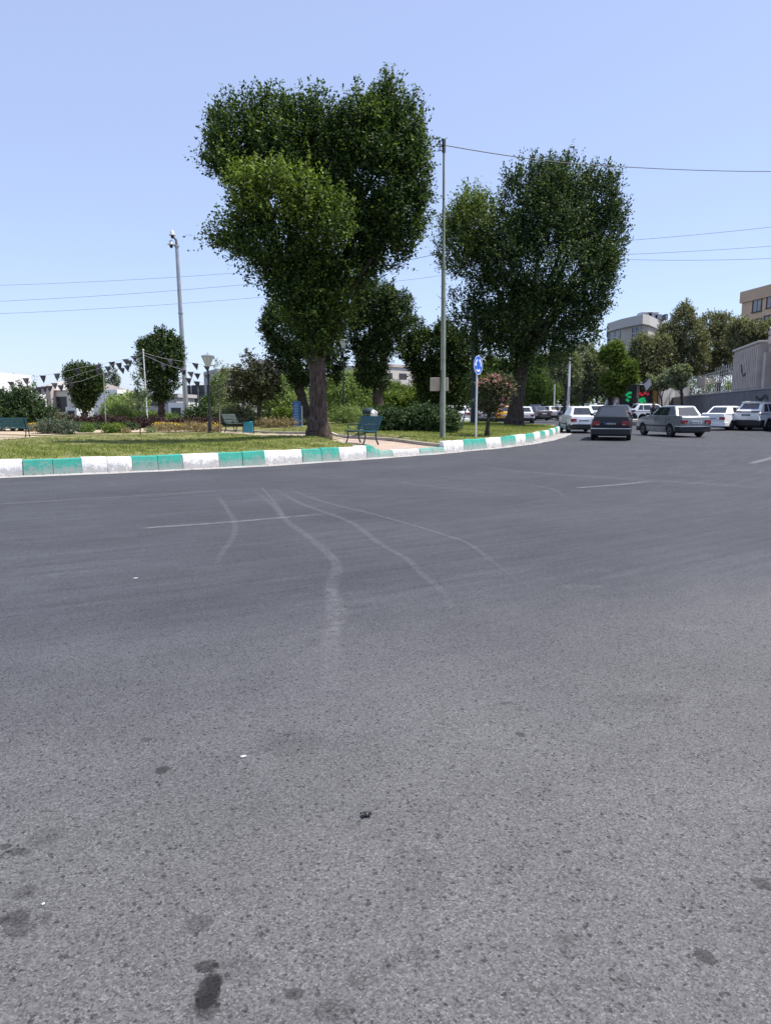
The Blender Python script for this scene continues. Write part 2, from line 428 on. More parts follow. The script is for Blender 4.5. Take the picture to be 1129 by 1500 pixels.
prow = strip('path', PATH, PW, BRICKP, .014, 7)
sheet('path', prow, BRICKP)
# raised concrete edging along the far side of the path and a short piece on the near side
def edging(rows, side, i0, i1, w=.13, top=.10):
    mb = MB(); L = []
    for r in rows[i0:i1]:
        e = Vector(r[side]); inn = Vector(r[1 if side == 0 else -2]); d = (e - inn); d.z = 0; d.normalize()
        a = e + d * .02; b_ = a + d * w; zb = e.z - .12; zt = e.z + top
        L.append([Vector((a.x, a.y, zb)), Vector((a.x, a.y, zt)), Vector((b_.x, b_.y, zt + .003)), Vector((b_.x, b_.y, zb))])
    for r in L: mb.v += [tuple(p) for p in r]
    for i in range(len(L) - 1):
        for k in range(3): a = i * 4 + k; mb.f.append((a, a + 1, a + 5, a + 4)); mb.m.append(0)
    mb.add(L[0], [(0, 1, 2, 3)]); mb.add(L[-1], [(3, 2, 1, 0)])
    return mb.build('path_edging', EDGE, bevel=.012)
tag(edging(prow, 0, 1, len(prow) - 8), kind='structure')
tag(edging(prow, -1, 9, len(prow) - 8, .10, .06), kind='structure')

# flower bed and bare earth round the left bench
def patch(name, poly, m, dz=.02, step=.35):
    x0, x1 = min(p[0] for p in poly), max(p[0] for p in poly); y0, y1 = min(p[1] for p in poly), max(p[1] for p in poly)
    mb = MB()
    nx = int((x1 - x0) / step) + 1; ny = int((y1 - y0) / step) + 1
    # clip rows of the polygon so that the outline stays smooth
    def span(y):
        xs = []
        for i in range(len(poly)):
            (ax, ay), (bx, by) = poly[i], poly[(i + 1) % len(poly)]
            if (ay <= y < by) or (by <= y < ay): xs.append(ax + (y - ay) / (by - ay) * (bx - ax))
        return (min(xs), max(xs)) if len(xs) >= 2 else None
    rows = []
    for j in range(ny):
        y = y0 + 1e-3 + (y1 - y0 - 2e-3) * j / (ny - 1); s = span(y)
        if not s: continue
        rows.append([Vector((s[0] + (s[1] - s[0]) * i / (nx - 1), y, 0)) for i in range(nx)])
    for r in rows:
        for p in r: p.z = gz(p.x, p.y) + dz
    return sheet(name, rows, m)
def gxy(px, py): p = GI(px, py); return (p.x, p.y)
BED = [gxy(66, 638), gxy(140, 634.5), gxy(200, 633.5), gxy(290, 632.5), gxy(322, 630), (-8.6, 40), (-12, 46), (-24, 50), (-24, 33), (-17.2, 31.6)]
patch('flower_bed_soil', BED, SOIL, .022)
patch('bare_earth', [gxy(-60, 648), gxy(0, 645), gxy(62, 640), (-17.3, 31.5), (-24, 32.9)], SOIL, .018)

# grit and fallen leaves gathered in the gutter
rg_ = np.random.default_rng(31); GP_ = []
for _i in range(900):
    _a_ = rg_.uniform(-1.75, 0.1); _p = KP(_a_, .03 + abs(rg_.normal(0, .22)), .012); GP_.append((_p.x, _p.y, _p.z))
GP_ = np.array(GP_)
def _grit():
    an = rg_.uniform(0, 2 * pi, len(GP_)); D = np.c_[np.cos(an), np.sin(an), rg_.uniform(0, .3, len(GP_))]
    return leaf_quads(GP_, D, np.tile([0, 0, 1.], (len(GP_), 1)), .05, .03, 1.5)

# ------------------------------------------------------------------ kerb stones
sections = [(-190, -125, 'w', 0), (-125, -50, 'g', 0), (-50, 34, 'w', 0), (34, 120, 'g', 0), (120, 194, 'w', 0), (194, 268, 'g', 0), (268, 321, 'w', 0), (321, 388, 'g', 0), (388, 443, 'w', 0), (443, 497, 'g', 0), (497, 522, 'w', 0), (522, 537, 'w', 0), (537, 556, 'g', 2), (556, 576, 'g', 1), (576, 615, 'w', 1), (615, 650, 'g', 1), (650, 679, 'w', 0), (679, 705, 'g', 0), (705, 712, 'g', 0), (712, 734, 'w', 0), (734, 755, 'g', 0), (755, 769, 'w', 0), (769, 782, 'g', 0), (782, 791, 'w', 0), (791, 798, 'g', 0), (798, 804, 'w', 0), (804, 809, 'g', 0), (809, 813.5, 'w', 0)]
SECA = [(px_to_angle(a), px_to_angle(b), c, k) for a, b, c, k in sections]
last = SECA[-1][1]
for i in range(7):
    SECA.append((last, last + 1.15 / R0, 'gw'[i % 2], 0)); last += 1.15 / R0
CNT = {'w': 0, 'g': 0}
ORD = ['first', 'second', 'third', 'fourth', 'fifth', 'sixth', 'seventh', 'eighth', 'ninth', 'tenth', 'eleventh', 'twelfth', 'thirteenth', 'fourteenth', 'fifteenth', 'sixteenth', 'seventeenth', 'eighteenth', 'nineteenth', 'twentieth']
def kerb_stone(a0, a1, c, k, idx):
    h = {0: .325, 1: .165, 2: .32}[k]; w = .17
    mb = MB(); n = max(1, int(round((a1 - a0) * R0 / .62)))
    for j in range(n):
        b0 = a0 + (a1 - a0) * j / n + .0025 / R0; b1 = a0 + (a1 - a0) * (j + 1) / n - .0025 / R0
        steps = 4; L = []
        hh = h + random.uniform(-.012, .012); oo = random.uniform(-.012, .012); tl = random.uniform(-.012, .012)
        for q in range(steps + 1):
            a = b0 + (b1 - b0) * q / steps; zz = hh + tl * (q / steps - .5)
            if k == 2: zz = hh - (.0 if q < 3 else .10) + (.03 if q == 1 else 0)
            L.append([KP(a, oo + .02, 0), KP(a, oo, zz * .6), KP(a, oo - .025, zz), KP(a, oo - w, zz + .006), KP(a, oo - w, 0)])
        bse = len(mb.v)
        for r in L: mb.v += [tuple(p) for p in r]
        for q in range(steps):
            for e in range(4): i0 = bse + q * 5 + e; mb.f.append((i0, i0 + 1, i0 + 6, i0 + 5)); mb.m.append(0)
        mb.f.append(tuple(bse + e for e in range(5))); mb.m.append(0)
        mb.f.append(tuple(bse + steps * 5 + 4 - e for e in range(5))); mb.m.append(0)
    o = mb.build('kerb_stone', KW if c == 'w' else KG, bevel=.011, seg=2)
    col = 'white' if c == 'w' else 'green'
    return o, col
names_mid = {10: 'white kerb stone just left of the crack before the broken green corner stone', 11: 'short white kerb stone right of the dark crack, beside the broken green stone',
  12: 'chipped green corner kerb stone where the kerb drops for the path', 13: 'low green kerb stone at the left end of the dropped kerb', 14: 'low white kerb stone in the middle of the dropped kerb', 15: 'low green kerb stone at the right end of the dropped kerb',
  16: 'tall white kerb stone at the foot of the steel utility pole', 17: 'wide green kerb stone in front of the blue roundabout sign', 18: 'narrow green kerb stone right of the roundabout sign foot'}
gl = wl_ = 0; gr = wr_ = 0
for i, (a0, a1, c, k) in enumerate(SECA):
    o, col = kerb_stone(a0, a1, c, k, i)
    if i in names_mid: lab = names_mid[i]
    elif i < 10:
        if i < 2: lab = f'{col} painted kerb stone beyond the left edge of the photo' if i else 'white painted kerb stone farthest beyond the left edge of the photo'
        elif c == 'w': lab = f'long white kerb stone, {ORD[wl_]} white one from the left edge of the photo'; wl_ += 1
        else: lab = f'long green kerb stone, {ORD[gl]} green one from the left edge of the photo'; gl += 1
    else:
        if c == 'w': lab = f'white kerb stone on the bend, {ORD[wr_]} white one right of the roundabout sign'; wr_ += 1
        else: lab = f'green kerb stone on the bend, {ORD[gr]} wide green one right of the roundabout sign'; gr += 1
    tag(o, lab, 'kerb stone', 'painted kerb stones round the island')

# ------------------------------------------------------------------ foliage
def quads_obj(name, Q, tint, m, parent=None):
    n = len(Q); me = bpy.data.meshes.new(name)
    me.vertices.add(4 * n); me.vertices.foreach_set('co', np.ascontiguousarray(Q.reshape(-1), dtype=np.float32))
    me.loops.add(4 * n); me.loops.foreach_set('vertex_index', np.arange(4 * n, dtype=np.int32))
    me.polygons.add(n); me.polygons.foreach_set('loop_start', np.arange(0, 4 * n, 4, dtype=np.int32))
    at = me.attributes.new('tint', 'FLOAT', 'FACE'); at.data.foreach_set('value', np.clip(tint, 0, 1).astype(np.float32))
    if not isinstance(m, (list, tuple)): m = [m]
    for q in m: me.materials.append(q)
    me.update(calc_edges=True); me.validate()
    o = bpy.data.objects.new(name, me); COL.objects.link(o)
    if parent: o.parent = parent
    return o
def unit(a): return a / np.maximum(np.linalg.norm(a, axis=-1, keepdims=True), 1e-9)
def leaf_quads(C, D, out, l, w, flat=.6):
    """diamond leaves at C growing along D, faces turned mostly to out/up"""
    n = len(C)
    D = unit(D + rng.normal(0, .55, (n, 3)))
    Nn = unit(out * .7 + np.array([0, 0, .7]) * flat + rng.normal(0, .55, (n, 3)))
    B = unit(np.cross(D, Nn)); sz = rng.uniform(.5, 1.4, (n, 1))
    bend = np.cross(B, D) * (l * .12)
    a = C; b = C + D * l * .45 * sz + B * w * .5 * sz + bend; c = C + D * l * sz; d = C + D * l * .45 * sz - B * w * .5 * sz + bend
    return np.stack([a, b, c, d], 1)
def hole(p, f, seed):
    r = np.random.default_rng(seed); s = 0
    for i in range(5):
        k = r.normal(0, 1, 3) * f * (1 + .35 * i); s = s + np.sin(p @ k + r.uniform(0, 6.28))
    return s / 2.2
def crown(lobes, n_sh, per, L, l, w, up=.55, shell=.4, gap=-.75, tint_sd=.20, seed=1, freq=1.6, droop=0.0):
    """lobes: (centre, radii, weight, tint bias). Shoots with leaves spread through the outer shell of every lobe."""
    Cs = np.array([np.array(q[0]) for q in lobes], float); Rs = np.array([np.array(q[1]) for q in lobes], float)
    area = np.array([(r[0] * r[1] + r[0] * r[2] + r[1] * r[2]) * q[2] for r, q in zip(Rs, lobes)]); pr = area / area.sum()
    tb = np.array([q[3] for q in lobes])
    k = rng.choice(len(lobes), int(n_sh * 1.7), p=pr)
    u = unit(rng.normal(0, 1, (len(k), 3)))
    rr = 1 - shell * rng.random(len(k)) ** 1.3
    p = Cs[k] + u * Rs[k] * rr[:, None]
    keep = np.ones(len(k), bool)
    for j in range(len(lobes)):
        dd = np.linalg.norm((p - Cs[j]) / Rs[j], axis=1)
        keep &= ~((dd < .62) & (k != j) & (rng.random(len(k)) < .8))
    keep &= hole(p, freq, seed) > gap + rng.normal(0, .15, len(k))
    p, k, u = p[keep][:n_sh], k[keep][:n_sh], u[keep][:n_sh]
    out = unit(u / Rs[k])
    d = unit(out * (1 - up) + np.array([0, 0, up - droop]) + rng.normal(0, .28, p.shape))
    Ls = L * rng.uniform(.5, 1.4, len(p))
    t = np.tile(np.linspace(0, 1, per), len(p)); i = np.repeat(np.arange(len(p)), per)
    t = np.clip(t + rng.uniform(-.08, .08, len(t)), 0, 1)
    C = p[i] + d[i] * (Ls[i] * t)[:, None] + rng.normal(0, .05 * L, (len(i), 3))
    if droop: C[:, 2] -= droop * Ls[i] * t ** 2 * .6
    side = unit(rng.normal(0, 1, (len(i), 3)))
    Q = leaf_quads(C, d[i] * .6 + side * .8, out[i], l, w)
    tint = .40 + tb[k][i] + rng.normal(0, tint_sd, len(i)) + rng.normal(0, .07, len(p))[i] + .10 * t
    return Q, tint
def lobes_px(specs, Y, asp=.85):
    """(cx, cy, rx, ry[, depth offset m, weight, tint]) in photo pixels at depth Y -> world lobes"""
    out = []
    for s in specs:
        s = tuple(s) + (0, 1, 0)[len(s) - 4:] if len(s) < 7 else s
        cx, cy, rx, ry, dy, wt, tb = s
        sc_ = (Y + dy) / F
        out.append((P(cx, cy, Y + dy), (rx * sc_, (rx + ry) * .5 * sc_ * asp, ry * sc_), wt, tb))
    return out
def trunk_mesh(b, paths, n=10, jit=.06):
    """paths: list of (points, radii); first one is the bole"""
    mb = MB()
    for pts, rad in paths:
        # subdivide for a natural wobble
        P2 = []; R2 = []
        for i in range(len(pts) - 1):
            for t in np.linspace(0, 1, 5, endpoint=False):
                q = Vector(pts[i]).lerp(Vector(pts[i + 1]), t)
                if not (i == 0 and t == 0): q += Vector((random.gauss(0, 1), random.gauss(0, 1), 0)) * rad[i] * .06
                P2.append(q); R2.append(rad[i] * (1 - t) + rad[i + 1] * t)
        P2.append(Vector(pts[-1])); R2.append(rad[-1])
        mb.tube(P2, R2, n, jit=jit)
    return mb
GROUP_ISL = 'pruned elms on the island'
def add_bumps(lb, n):
    out = list(lb); pr = np.array([r[0] * r[2] for _, r, _, _ in lb]); pr = pr / pr.sum()
    for j in rng.choice(len(lb), n, p=pr):
        c, r, wt, tb = lb[j]; u = unit(rng.normal(0, 1, 3)); u[2] = abs(u[2]) if random.random() < .6 else u[2]; k = random.uniform(.20, .36)
        out.append((Vector((c.x + u[0] * r[0] * .95, c.y + u[1] * r[1] * .9, c.z + u[2] * r[2] * .95)), (r[0] * k, r[1] * k, r[2] * k * 1.35), wt * 1.5, tb + random.gauss(0, .06)))
    return out
def tree(name, label, cat, px, Y, r0, lobes, leaf, n_sh, per, L, l, w, fork=None, lean=0, flare=1.4, barkm=None, group=None, zb=None, limb_n=7, seed=1, spires=0, bumps=0, **kw):
    b = base(px, Y) if zb is None else Vector(((px - CX) / F * Y, Y, zb))
    root = thing(name, b, label, cat, group)
    lb = [(c, tuple(max(q * .45, q - .42 * L) for q in r), wt, tb) for c, r, wt, tb in lobes_px(lobes, Y)]
    lb = [(Vector(c) - b, r, wt, tb) for c, r, wt, tb in lb]
    zmin = min(c.z - r[2] for c, r, _, _ in lb); ztop = max(c.z for c, r, _, _ in lb)
    cxm = sum(c.x * r[0] for c, r, _, _ in lb) / sum(r[0] for c, r, _, _ in lb)
    zf = fork if fork else max(.3, zmin + .15 * (ztop - zmin))
    top = Vector((lean if lean else cxm * .4, 0, zf))
    paths = [([(0, 0, -.15), (0, 0, .12), (top.x * .25, 0, zf * .3), (top.x * .6, 0, zf * .7), tuple(top)], [r0 * flare * 1.1, r0 * flare, r0 * 1.03, r0 * .95, r0 * 1.0])]
    big = sorted(lb, key=lambda q: -q[1][0] * q[1][2])[:limb_n]
    for c, r, _, _ in big:
        e = c + Vector((0, 0, r[2] * .35)); m1 = top.lerp(e, .35) + Vector((random.gauss(0, .1), random.gauss(0, .1), .12 * (e - top).length * .3))
        paths.append(([tuple(top - Vector((0, 0, r0 * .5))), tuple(m1), tuple(e)], [r0 * .55, r0 * .34, r0 * .08]))
    trunk_mesh(b, paths).build('trunk', barkm or BARKD, root, smooth=60, fix=False)
    if bumps: lb = add_bumps(lb, bumps)
    Q, t = crown(lb, n_sh, per, L, l, w, seed=seed, **kw)
    if spires:      # long upright shoots standing out of the top of each lobe
        zs = np.array([c.z + r[2] for c, r, _, _ in lb]); pw = np.array([r[0] * r[1] for _, r, _, _ in lb]) * np.clip((zs - zs.min()) / (zs.max() - zs.min()), 0, 1) ** 2.5
        k = rng.choice(len(lb), spires, p=pw / pw.sum())
        C = []; D = []; O = []; T = []
        for j in k:
            c, r, wt, tb = lb[j]; u, v = random.uniform(-.95, .95), random.uniform(-.95, .95)
            if u * u + v * v > 1: continue
            p0 = np.array([c.x + u * r[0], c.y + v * r[1], c.z + r[2] * math.sqrt(max(0, 1 - u * u - v * v)) * .92]); d = unit(np.array([u * .25 + random.gauss(0, .1), v * .25, 1.0])); ln = L * random.uniform(.7, 1.7)
            m = int(30 * ln / L)
            for q in range(m):
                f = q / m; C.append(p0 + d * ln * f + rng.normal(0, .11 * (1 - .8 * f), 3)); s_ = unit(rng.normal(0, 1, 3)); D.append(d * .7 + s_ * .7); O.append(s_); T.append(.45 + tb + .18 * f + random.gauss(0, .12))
        Q2 = leaf_quads(np.array(C), np.array(D), np.array(O), l, w); Q = np.concatenate([Q, Q2]); t = np.concatenate([t, T])
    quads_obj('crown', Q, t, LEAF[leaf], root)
    return root

def shrub(name, label, cat, px, py, wpx, hpx, Y, leaf, n_sh, per, L, l, w, group=None, extra=(), up=.5, bloom=None, dome=True, dy=None, **kw):
    """low plant: several overlapping domes, a few woody stems, optional blossoms as a part"""
    b = base(px, Y)
    root = thing(name, b, label, cat, group)
    s = Y / F; W = wpx * s; H = hpx * s; D = dy if dy else min(W * .7, 1.6)
    lb = []
    nl = max(2, int(W / max(H, .3) * 1.6))
    for i in range(nl):
        x = (i + .5) / nl * W - W / 2 + random.uniform(-.06, .06) * W
        hh = H * random.uniform(.72, 1.0) * (1 - .25 * abs(2 * x / W) ** 2)
        rx = min(W / nl * random.uniform(.8, 1.05), W / 2)
        lb.append((Vector((x, random.uniform(-.25, .25) * D, hh * .45)), (rx, D * .45, hh * .55), 1, random.uniform(-.06, .06)))
    for i in range(3):
        c = random.choice(lb)[0]; mb = MB()
        mb.tube([(c.x * .6, c.y * .6, -.05), (c.x * .85, c.y, c.z * .6), (c.x + random.gauss(0, .05), c.y, c.z + H * .2)], [.018, .013, .006], 5)
        mb.build('stem', BARKD, root, smooth=60, fix=False)
    Q, t = crown(lb, n_sh, per, L, l, w, up=up, **kw)
    Q[..., 2] = np.maximum(Q[..., 2], -.02)
    quads_obj('foliage', Q, t, LEAF[leaf], root)
    if bloom:
        Qb, tb = crown([(c + Vector((0, 0, r[2] * .15)), (r[0], r[1], r[2]), wt, q) for c, r, wt, q in lb], bloom[1], bloom[2], L * .4, bloom[3], bloom[3] * .9, up=.7, shell=.15, gap=-.2)
        Qb[..., 2] = np.maximum(Qb[..., 2], .02)
        quads_obj('flowers', Qb, tb, LEAF[bloom[0]], root)
    return root

tag(quads_obj('leaf_litter', _grit(), rg_.normal(.4, .3, len(GP_)), LEAF['straw']), 'dry leaf litter scattered along the gutter', 'leaf litter', kind='stuff')
# --- the two large elms
T1 = [(348, 217, 46, 60, .3), (326, 240, 32, 46, -.3), (395, 199, 42, 52, .4), (442, 201, 38, 52, .4), (476, 209, 30, 54, .2), (405, 240, 60, 50, 0), (522, 206, 32, 60, .2), (560, 196, 32, 60, .3), (596, 206, 28, 58, 0), (610, 250, 24, 60, -.4), (550, 262, 60, 66, .2), (590, 325, 38, 60, -.4), (535, 350, 62, 46, .2), (565, 378, 44, 30, 0), (482, 262, 36, 56, .3), (465, 310, 50, 60, .2),
      (362, 286, 36, 34, -1.5, 1.4, .32), (398, 290, 34, 44, -1.8, 1.3, .26), (438, 300, 34, 46, -1.9, 1.4, .28), (470, 318, 26, 36, -2.0, 1.2, .20), (360, 325, 34, 40, -1.3, 1, .20), (492, 332, 32, 48, -1.9, 1, .12), (400, 368, 70, 44, -1.3, 1, .02), (362, 366, 34, 20, -.6, 1, .06), (330, 357, 36, 14, -.5, 2.0, .18), (430, 405, 70, 42, -.5), (505, 405, 56, 34, 0, 1, -.05), (460, 445, 54, 38, 0), (455, 482, 38, 40, 0), (484, 470, 34, 40, -.3, 1, .05), (462, 518, 24, 32, 0), (425, 428, 44, 38, -1.0), (452, 462, 38, 38, -.9), (470, 495, 26, 34, -.6), (500, 440, 22, 44, -.8, 1, .16)]  # front lobes tinted yellow-green: young leaves, plus sunlight put into the colour
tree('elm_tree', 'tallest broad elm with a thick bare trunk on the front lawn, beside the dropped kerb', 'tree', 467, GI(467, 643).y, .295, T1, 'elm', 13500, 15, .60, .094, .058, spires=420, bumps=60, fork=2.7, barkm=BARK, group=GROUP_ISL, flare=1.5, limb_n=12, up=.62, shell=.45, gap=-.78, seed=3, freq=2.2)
T2 = [(690, 339, 46, 44, -.5, 1.2, .34), (668, 369, 32, 42, -.5, 1.2, .24), (712, 316, 30, 26, -.3, 1, .34), (700, 389, 38, 34, 0), (770, 284, 30, 46, 0), (758, 304, 30, 48, 0), (806, 278, 34, 40, 0), (832, 268, 26, 40, 0), (850, 304, 52, 52, .5), (876, 304, 34, 50, 0), (888, 349, 30, 56, 0), (872, 400, 34, 46, 0), (800, 334, 62, 62, -.8), (800, 399, 90, 60, -1.2), (745, 389, 56, 56, -.8), (850, 420, 52, 52, -.5), (735, 440, 52, 46, 0), (678, 447, 28, 30, 0), (692, 478, 38, 34, 0), (820, 460, 66, 44, 0), (864, 440, 30, 36, 0), (765, 480, 80, 46, -.5), (838, 490, 46, 30, 0), (740, 520, 46, 34, 0), (790, 520, 50, 28, 0), (755, 552, 26, 28, 0, .8)]  # higher tint on the left lobes paints a sunlit highlight into the leaves
T2Y = 41.5
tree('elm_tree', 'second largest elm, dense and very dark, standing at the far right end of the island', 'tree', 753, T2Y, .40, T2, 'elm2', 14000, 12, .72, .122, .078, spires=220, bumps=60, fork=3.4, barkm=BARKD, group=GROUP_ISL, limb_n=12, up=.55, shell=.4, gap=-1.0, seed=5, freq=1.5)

# --- smaller elms on the island
tree('elm_tree', 'greyish elm with a slanting dark trunk directly behind the tallest elm', 'tree', 451, 46, .30, [(432, 490, 48, 40), (405, 482, 24, 26), (485, 515, 28, 46), (455, 535, 42, 32), (420, 525, 30, 28), (440, 558, 20, 18)], 'elm2', 4370, 11, .5, .125, .08, spires=90, bumps=22, fork=2.2, lean=-.5, group=GROUP_ISL, seed=7, gap=-.85)
tree('elm_tree', 'upright dark green elm with a bare brown trunk behind the middle bench', 'tree', 554, 47, .34, [(548, 452, 38, 34), (582, 458, 24, 30), (538, 485, 30, 40), (566, 496, 24, 34), (545, 530, 25, 40), (555, 562, 16, 24), (536, 552, 18, 26)], 'elm2', 4750, 11, .5, .125, .08, spires=90, bumps=22, fork=2.6, group=GROUP_ISL, seed=8, gap=-.95, barkm=BARK)
tree('elm_tree', 'spreading dark elm behind the steel utility pole, with one round side lobe', 'tree', 626, 50, .36, [(602, 490, 25, 24), (600, 512, 20, 24, -.5), (652, 516, 36, 34), (628, 525, 40, 34), (672, 520, 26, 34), (645, 560, 36, 36), (620, 550, 18, 28), (675, 570, 24, 36), (630, 585, 24, 22)], 'elm2', 5700, 11, .5, .125, .08, spires=90, bumps=22, fork=2.0, group=GROUP_ISL, seed=9, gap=-.95)
tree('elm_tree', 'small round dark elm in front of the white buildings, leftmost tree', 'tree', 124, 46, .20, [(124, 562, 27, 24), (108, 552, 14, 16), (140, 560, 14, 22), (124, 585, 17, 20)], 'elm2', 2600, 10, .36, .11, .07, spires=60, fork=.8, group=GROUP_ISL, seed=10, gap=-1.1)
tree('elm_tree', 'medium dark elm on a short trunk, just left of the camera pole', 'tree', 237, 49, .24, [(236, 530, 32, 34), (215, 515, 14, 20), (240, 500, 16, 16), (256, 520, 14, 26), (238, 560, 26, 30), (225, 545, 20, 24), (236, 582, 12, 14)], 'elm2', 3400, 10, .4, .115, .07, spires=80, fork=1.0, group=GROUP_ISL, seed=12, gap=-.9)
# --- other trees on the island
tree('tree', 'dusky brown leaved tree with a thin leaning trunk, beside the black lamp post', 'tree', 379, 45, .12, [(362, 545, 20, 22), (385, 560, 26, 28), (350, 565, 22, 26), (372, 585, 26, 14), (363, 528, 10, 14), (400, 575, 18, 18), (340, 575, 16, 22)], 'brown', 1300, 9, .5, .14, .08, fork=1.6, lean=.1, group='trees in the garden', seed=13, gap=-.5)
tree('sapling', 'thin sapling with a few pale leaves at the top, between camera pole and small elm', 'tree', 206, 31.2, .022, [(203, 556, 8, 14), (207, 580, 10, 12), (200, 535, 5, 9), (206, 600, 7, 10)], 'grey', 170, 6, .28, .08, .05, fork=1.1, group='young trees by the flower bed', seed=14, limb_n=4, flare=1.1)
tree('sapling', 'pale barked sapling with wispy crown right of the black lamp post', 'tree', 322, 33, .028, [(325, 552, 10, 14), (318, 538, 7, 9), (322, 580, 8, 16), (330, 545, 6, 8)], 'olive', 210, 6, .3, .09, .05, fork=1.5, barkm=BARKL, group='young trees by the flower bed', seed=15, limb_n=4, flare=1.1)
tree('oleander', 'small flowering oleander with pink blossoms behind the roundabout sign', 'tree', 713, 27.5, .07, [(722, 578, 22, 24), (708, 585, 16, 22), (738, 572, 12, 16), (716, 602, 14, 12)], 'brown', 800, 9, .33, .12, .05, fork=.9, group=None, seed=16, gap=-.7)
ole = bpy.data.objects['oleander']
Q, t = crown([(P(742, 568, 27.4) - ole.location, (.18, .2, .22), 1, .1), (P(724, 560, 27.3) - ole.location, (.38, .3, .2), 1, .1), (P(708, 562, 27.3) - ole.location, (.2, .2, .15), .6, .1), (P(736, 590, 27.2) - ole.location, (.15, .15, .2), .5, .0)], 150, 7, .12, .06, .055, shell=.6, gap=-.4)
quads_obj('flowers', Q, t, LEAF['pink'], ole)

# --- shrubs, hedges and bushes of the garden
shrub('hedge', 'dense dark green clipped hedge between the middle bench and utility pole', 'hedge', 609, 633, 88, 34, 29.5, 'conifer', 2600, 11, .26, .10, .045, up=.35, dy=1.5, gap=-1.2)
tree('conifer_shrub', 'spreading juniper shrub behind the leftmost bench', 'shrub', 32, 36, .08, [(35, 578, 14, 14), (10, 592, 22, 18), (48, 592, 18, 14), (30, 602, 42, 16), (68, 604, 14, 12), (-12, 598, 26, 20), (22, 615, 44, 10)], 'conifer', 2000, 10, .4, .13, .05, fork=.4, group='bushes', seed=17, up=.3, gap=-.8)
bushes = [
 ('bush', 'round deep green bush right of the camera pole', 305, 48, 44, 30, 'conifer', 900, .4, .14, .07),
 ('bush', 'broad light green bush left of the blue panel, under the brown tree', 410, 50, 62, 50, 'willow', 1500, .5, .15, .06),
 ('bush', 'pale willowy bush between the tallest elm and the thin black lamp', 505, 56, 62, 66, 'willow', 1700, .6, .17, .06),
 ('bush', 'yellow green bush in front of the apartment block, behind the hedge', 588, 53, 66, 50, 'bright', 1500, .5, .17, .09),
 ('bush', 'loose green bush between the small elm and the white pole', 172, 50, 36, 40, 'willow', 800, .4, .13, .05),
 ('bush', 'green bush below the medium elm, left of the camera pole', 222, 51, 56, 18, 'green', 700, .35, .13, .06),
 ('bush', 'dull grey green bush behind the second bench', 345, 47, 46, 30, 'olive', 800, .4, .13, .06),
 ('bush', 'green bush just left of the tallest elm trunk, beside the blue panel', 420, 48, 26, 26, 'bright', 500, .3, .12, .07),
 ('bush', 'dead looking brown shrub behind the grey green ground plant', 92, 41, 36, 18, 'brown', 420, .3, .1, .04),
 ('bush', 'dark leafy bush left behind the hedge and right of the bench', 562, 40, 26, 28, 'green', 500, .3, .11, .06),
 ('bush', 'grassy clump with thin pale stems left of the hedge', 512, 45, 40, 22, 'willow', 450, .4, .15, .03),
 ('bush', 'tall loose bush left of the sapling near the thin pole', 190, 52, 22, 34, 'olive', 420, .4, .13, .05),
]
for nm, lab, px, Y, w_, h_, lf, ns, L, l, w in bushes:
    shrub(nm, lab, 'bush', px, 0, w_, h_, Y, lf, ns, 10, L, l, w, group='bushes', gap=-.8)
purp = [(100, 41, 34, 15), (140, 41, 40, 17), (182, 42, 40, 16), (222, 41, 40, 19), (262, 42, 34, 14), (300, 42, 40, 12)]
pl = ['leftmost purple brown shrub of the row behind the flower bed', 'purple brown shrub below the small round elm', 'purple brown shrub right of the thin flag pole foot', 'tallest purple brown shrub, below the medium elm', 'purple brown shrub at the foot of the camera pole', 'low purple brown shrub left of the black lamp post']
for (px, Y, w_, h_), lab in zip(purp, pl):
    shrub('purple_shrub', lab, 'shrub', px, 0, w_, h_, Y, 'purple', 520, 9, .25, .09, .05, group='purple shrubs behind the flower bed', gap=-.9)
low = [('grey green mounded plant at the lawn edge, largest low plant', 85, 32.2, 48, 21, 'grey', 700, .2, .09, .03), ('small bright green plant in the bed, nearest the sapling', 167, 34, 22, 11, 'bright', 260, .15, .08, .04), ('dull green plant between the grey mound and the bright plant', 126, 34, 18, 11, 'green', 220, .15, .08, .04), ('dark green low plant right of the bright one', 186, 37, 26, 10, 'conifer', 260, .15, .08, .04), ('low dark plant in front of the purple shrubs', 110, 38, 40, 10, 'conifer', 360, .15, .08, .04), ('brownish low plant just left of the black lamp post', 282, 37, 30, 12, 'straw', 260, .18, .08, .03), ('dry brown plant right of the litter bin', 405, 41, 52, 14, 'straw', 420, .2, .09, .03), ('dry low plant behind the path edging', 452, 45, 36, 8, 'olive', 300, .2, .09, .04), ('dark low plant at the left bed corner', 150, 38, 30, 9, 'conifer', 260, .15, .08, .04), ('small dry tuft in the bare soil left of the sapling', 186, 33.6, 9, 6, 'straw', 80, .12, .07, .02), ('small dry tuft in the bare soil right of the sapling', 222, 34.2, 10, 6, 'olive', 80, .12, .07, .03)]
for lab, px, Y, w_, h_, lf, ns, L, l, w in low:
    shrub('bed_plant', lab, 'plant', px, 0, w_, h_, Y, lf, ns, 8, L, l, w, group='low plants in the flower bed', gap=-.9, dy=1.0)
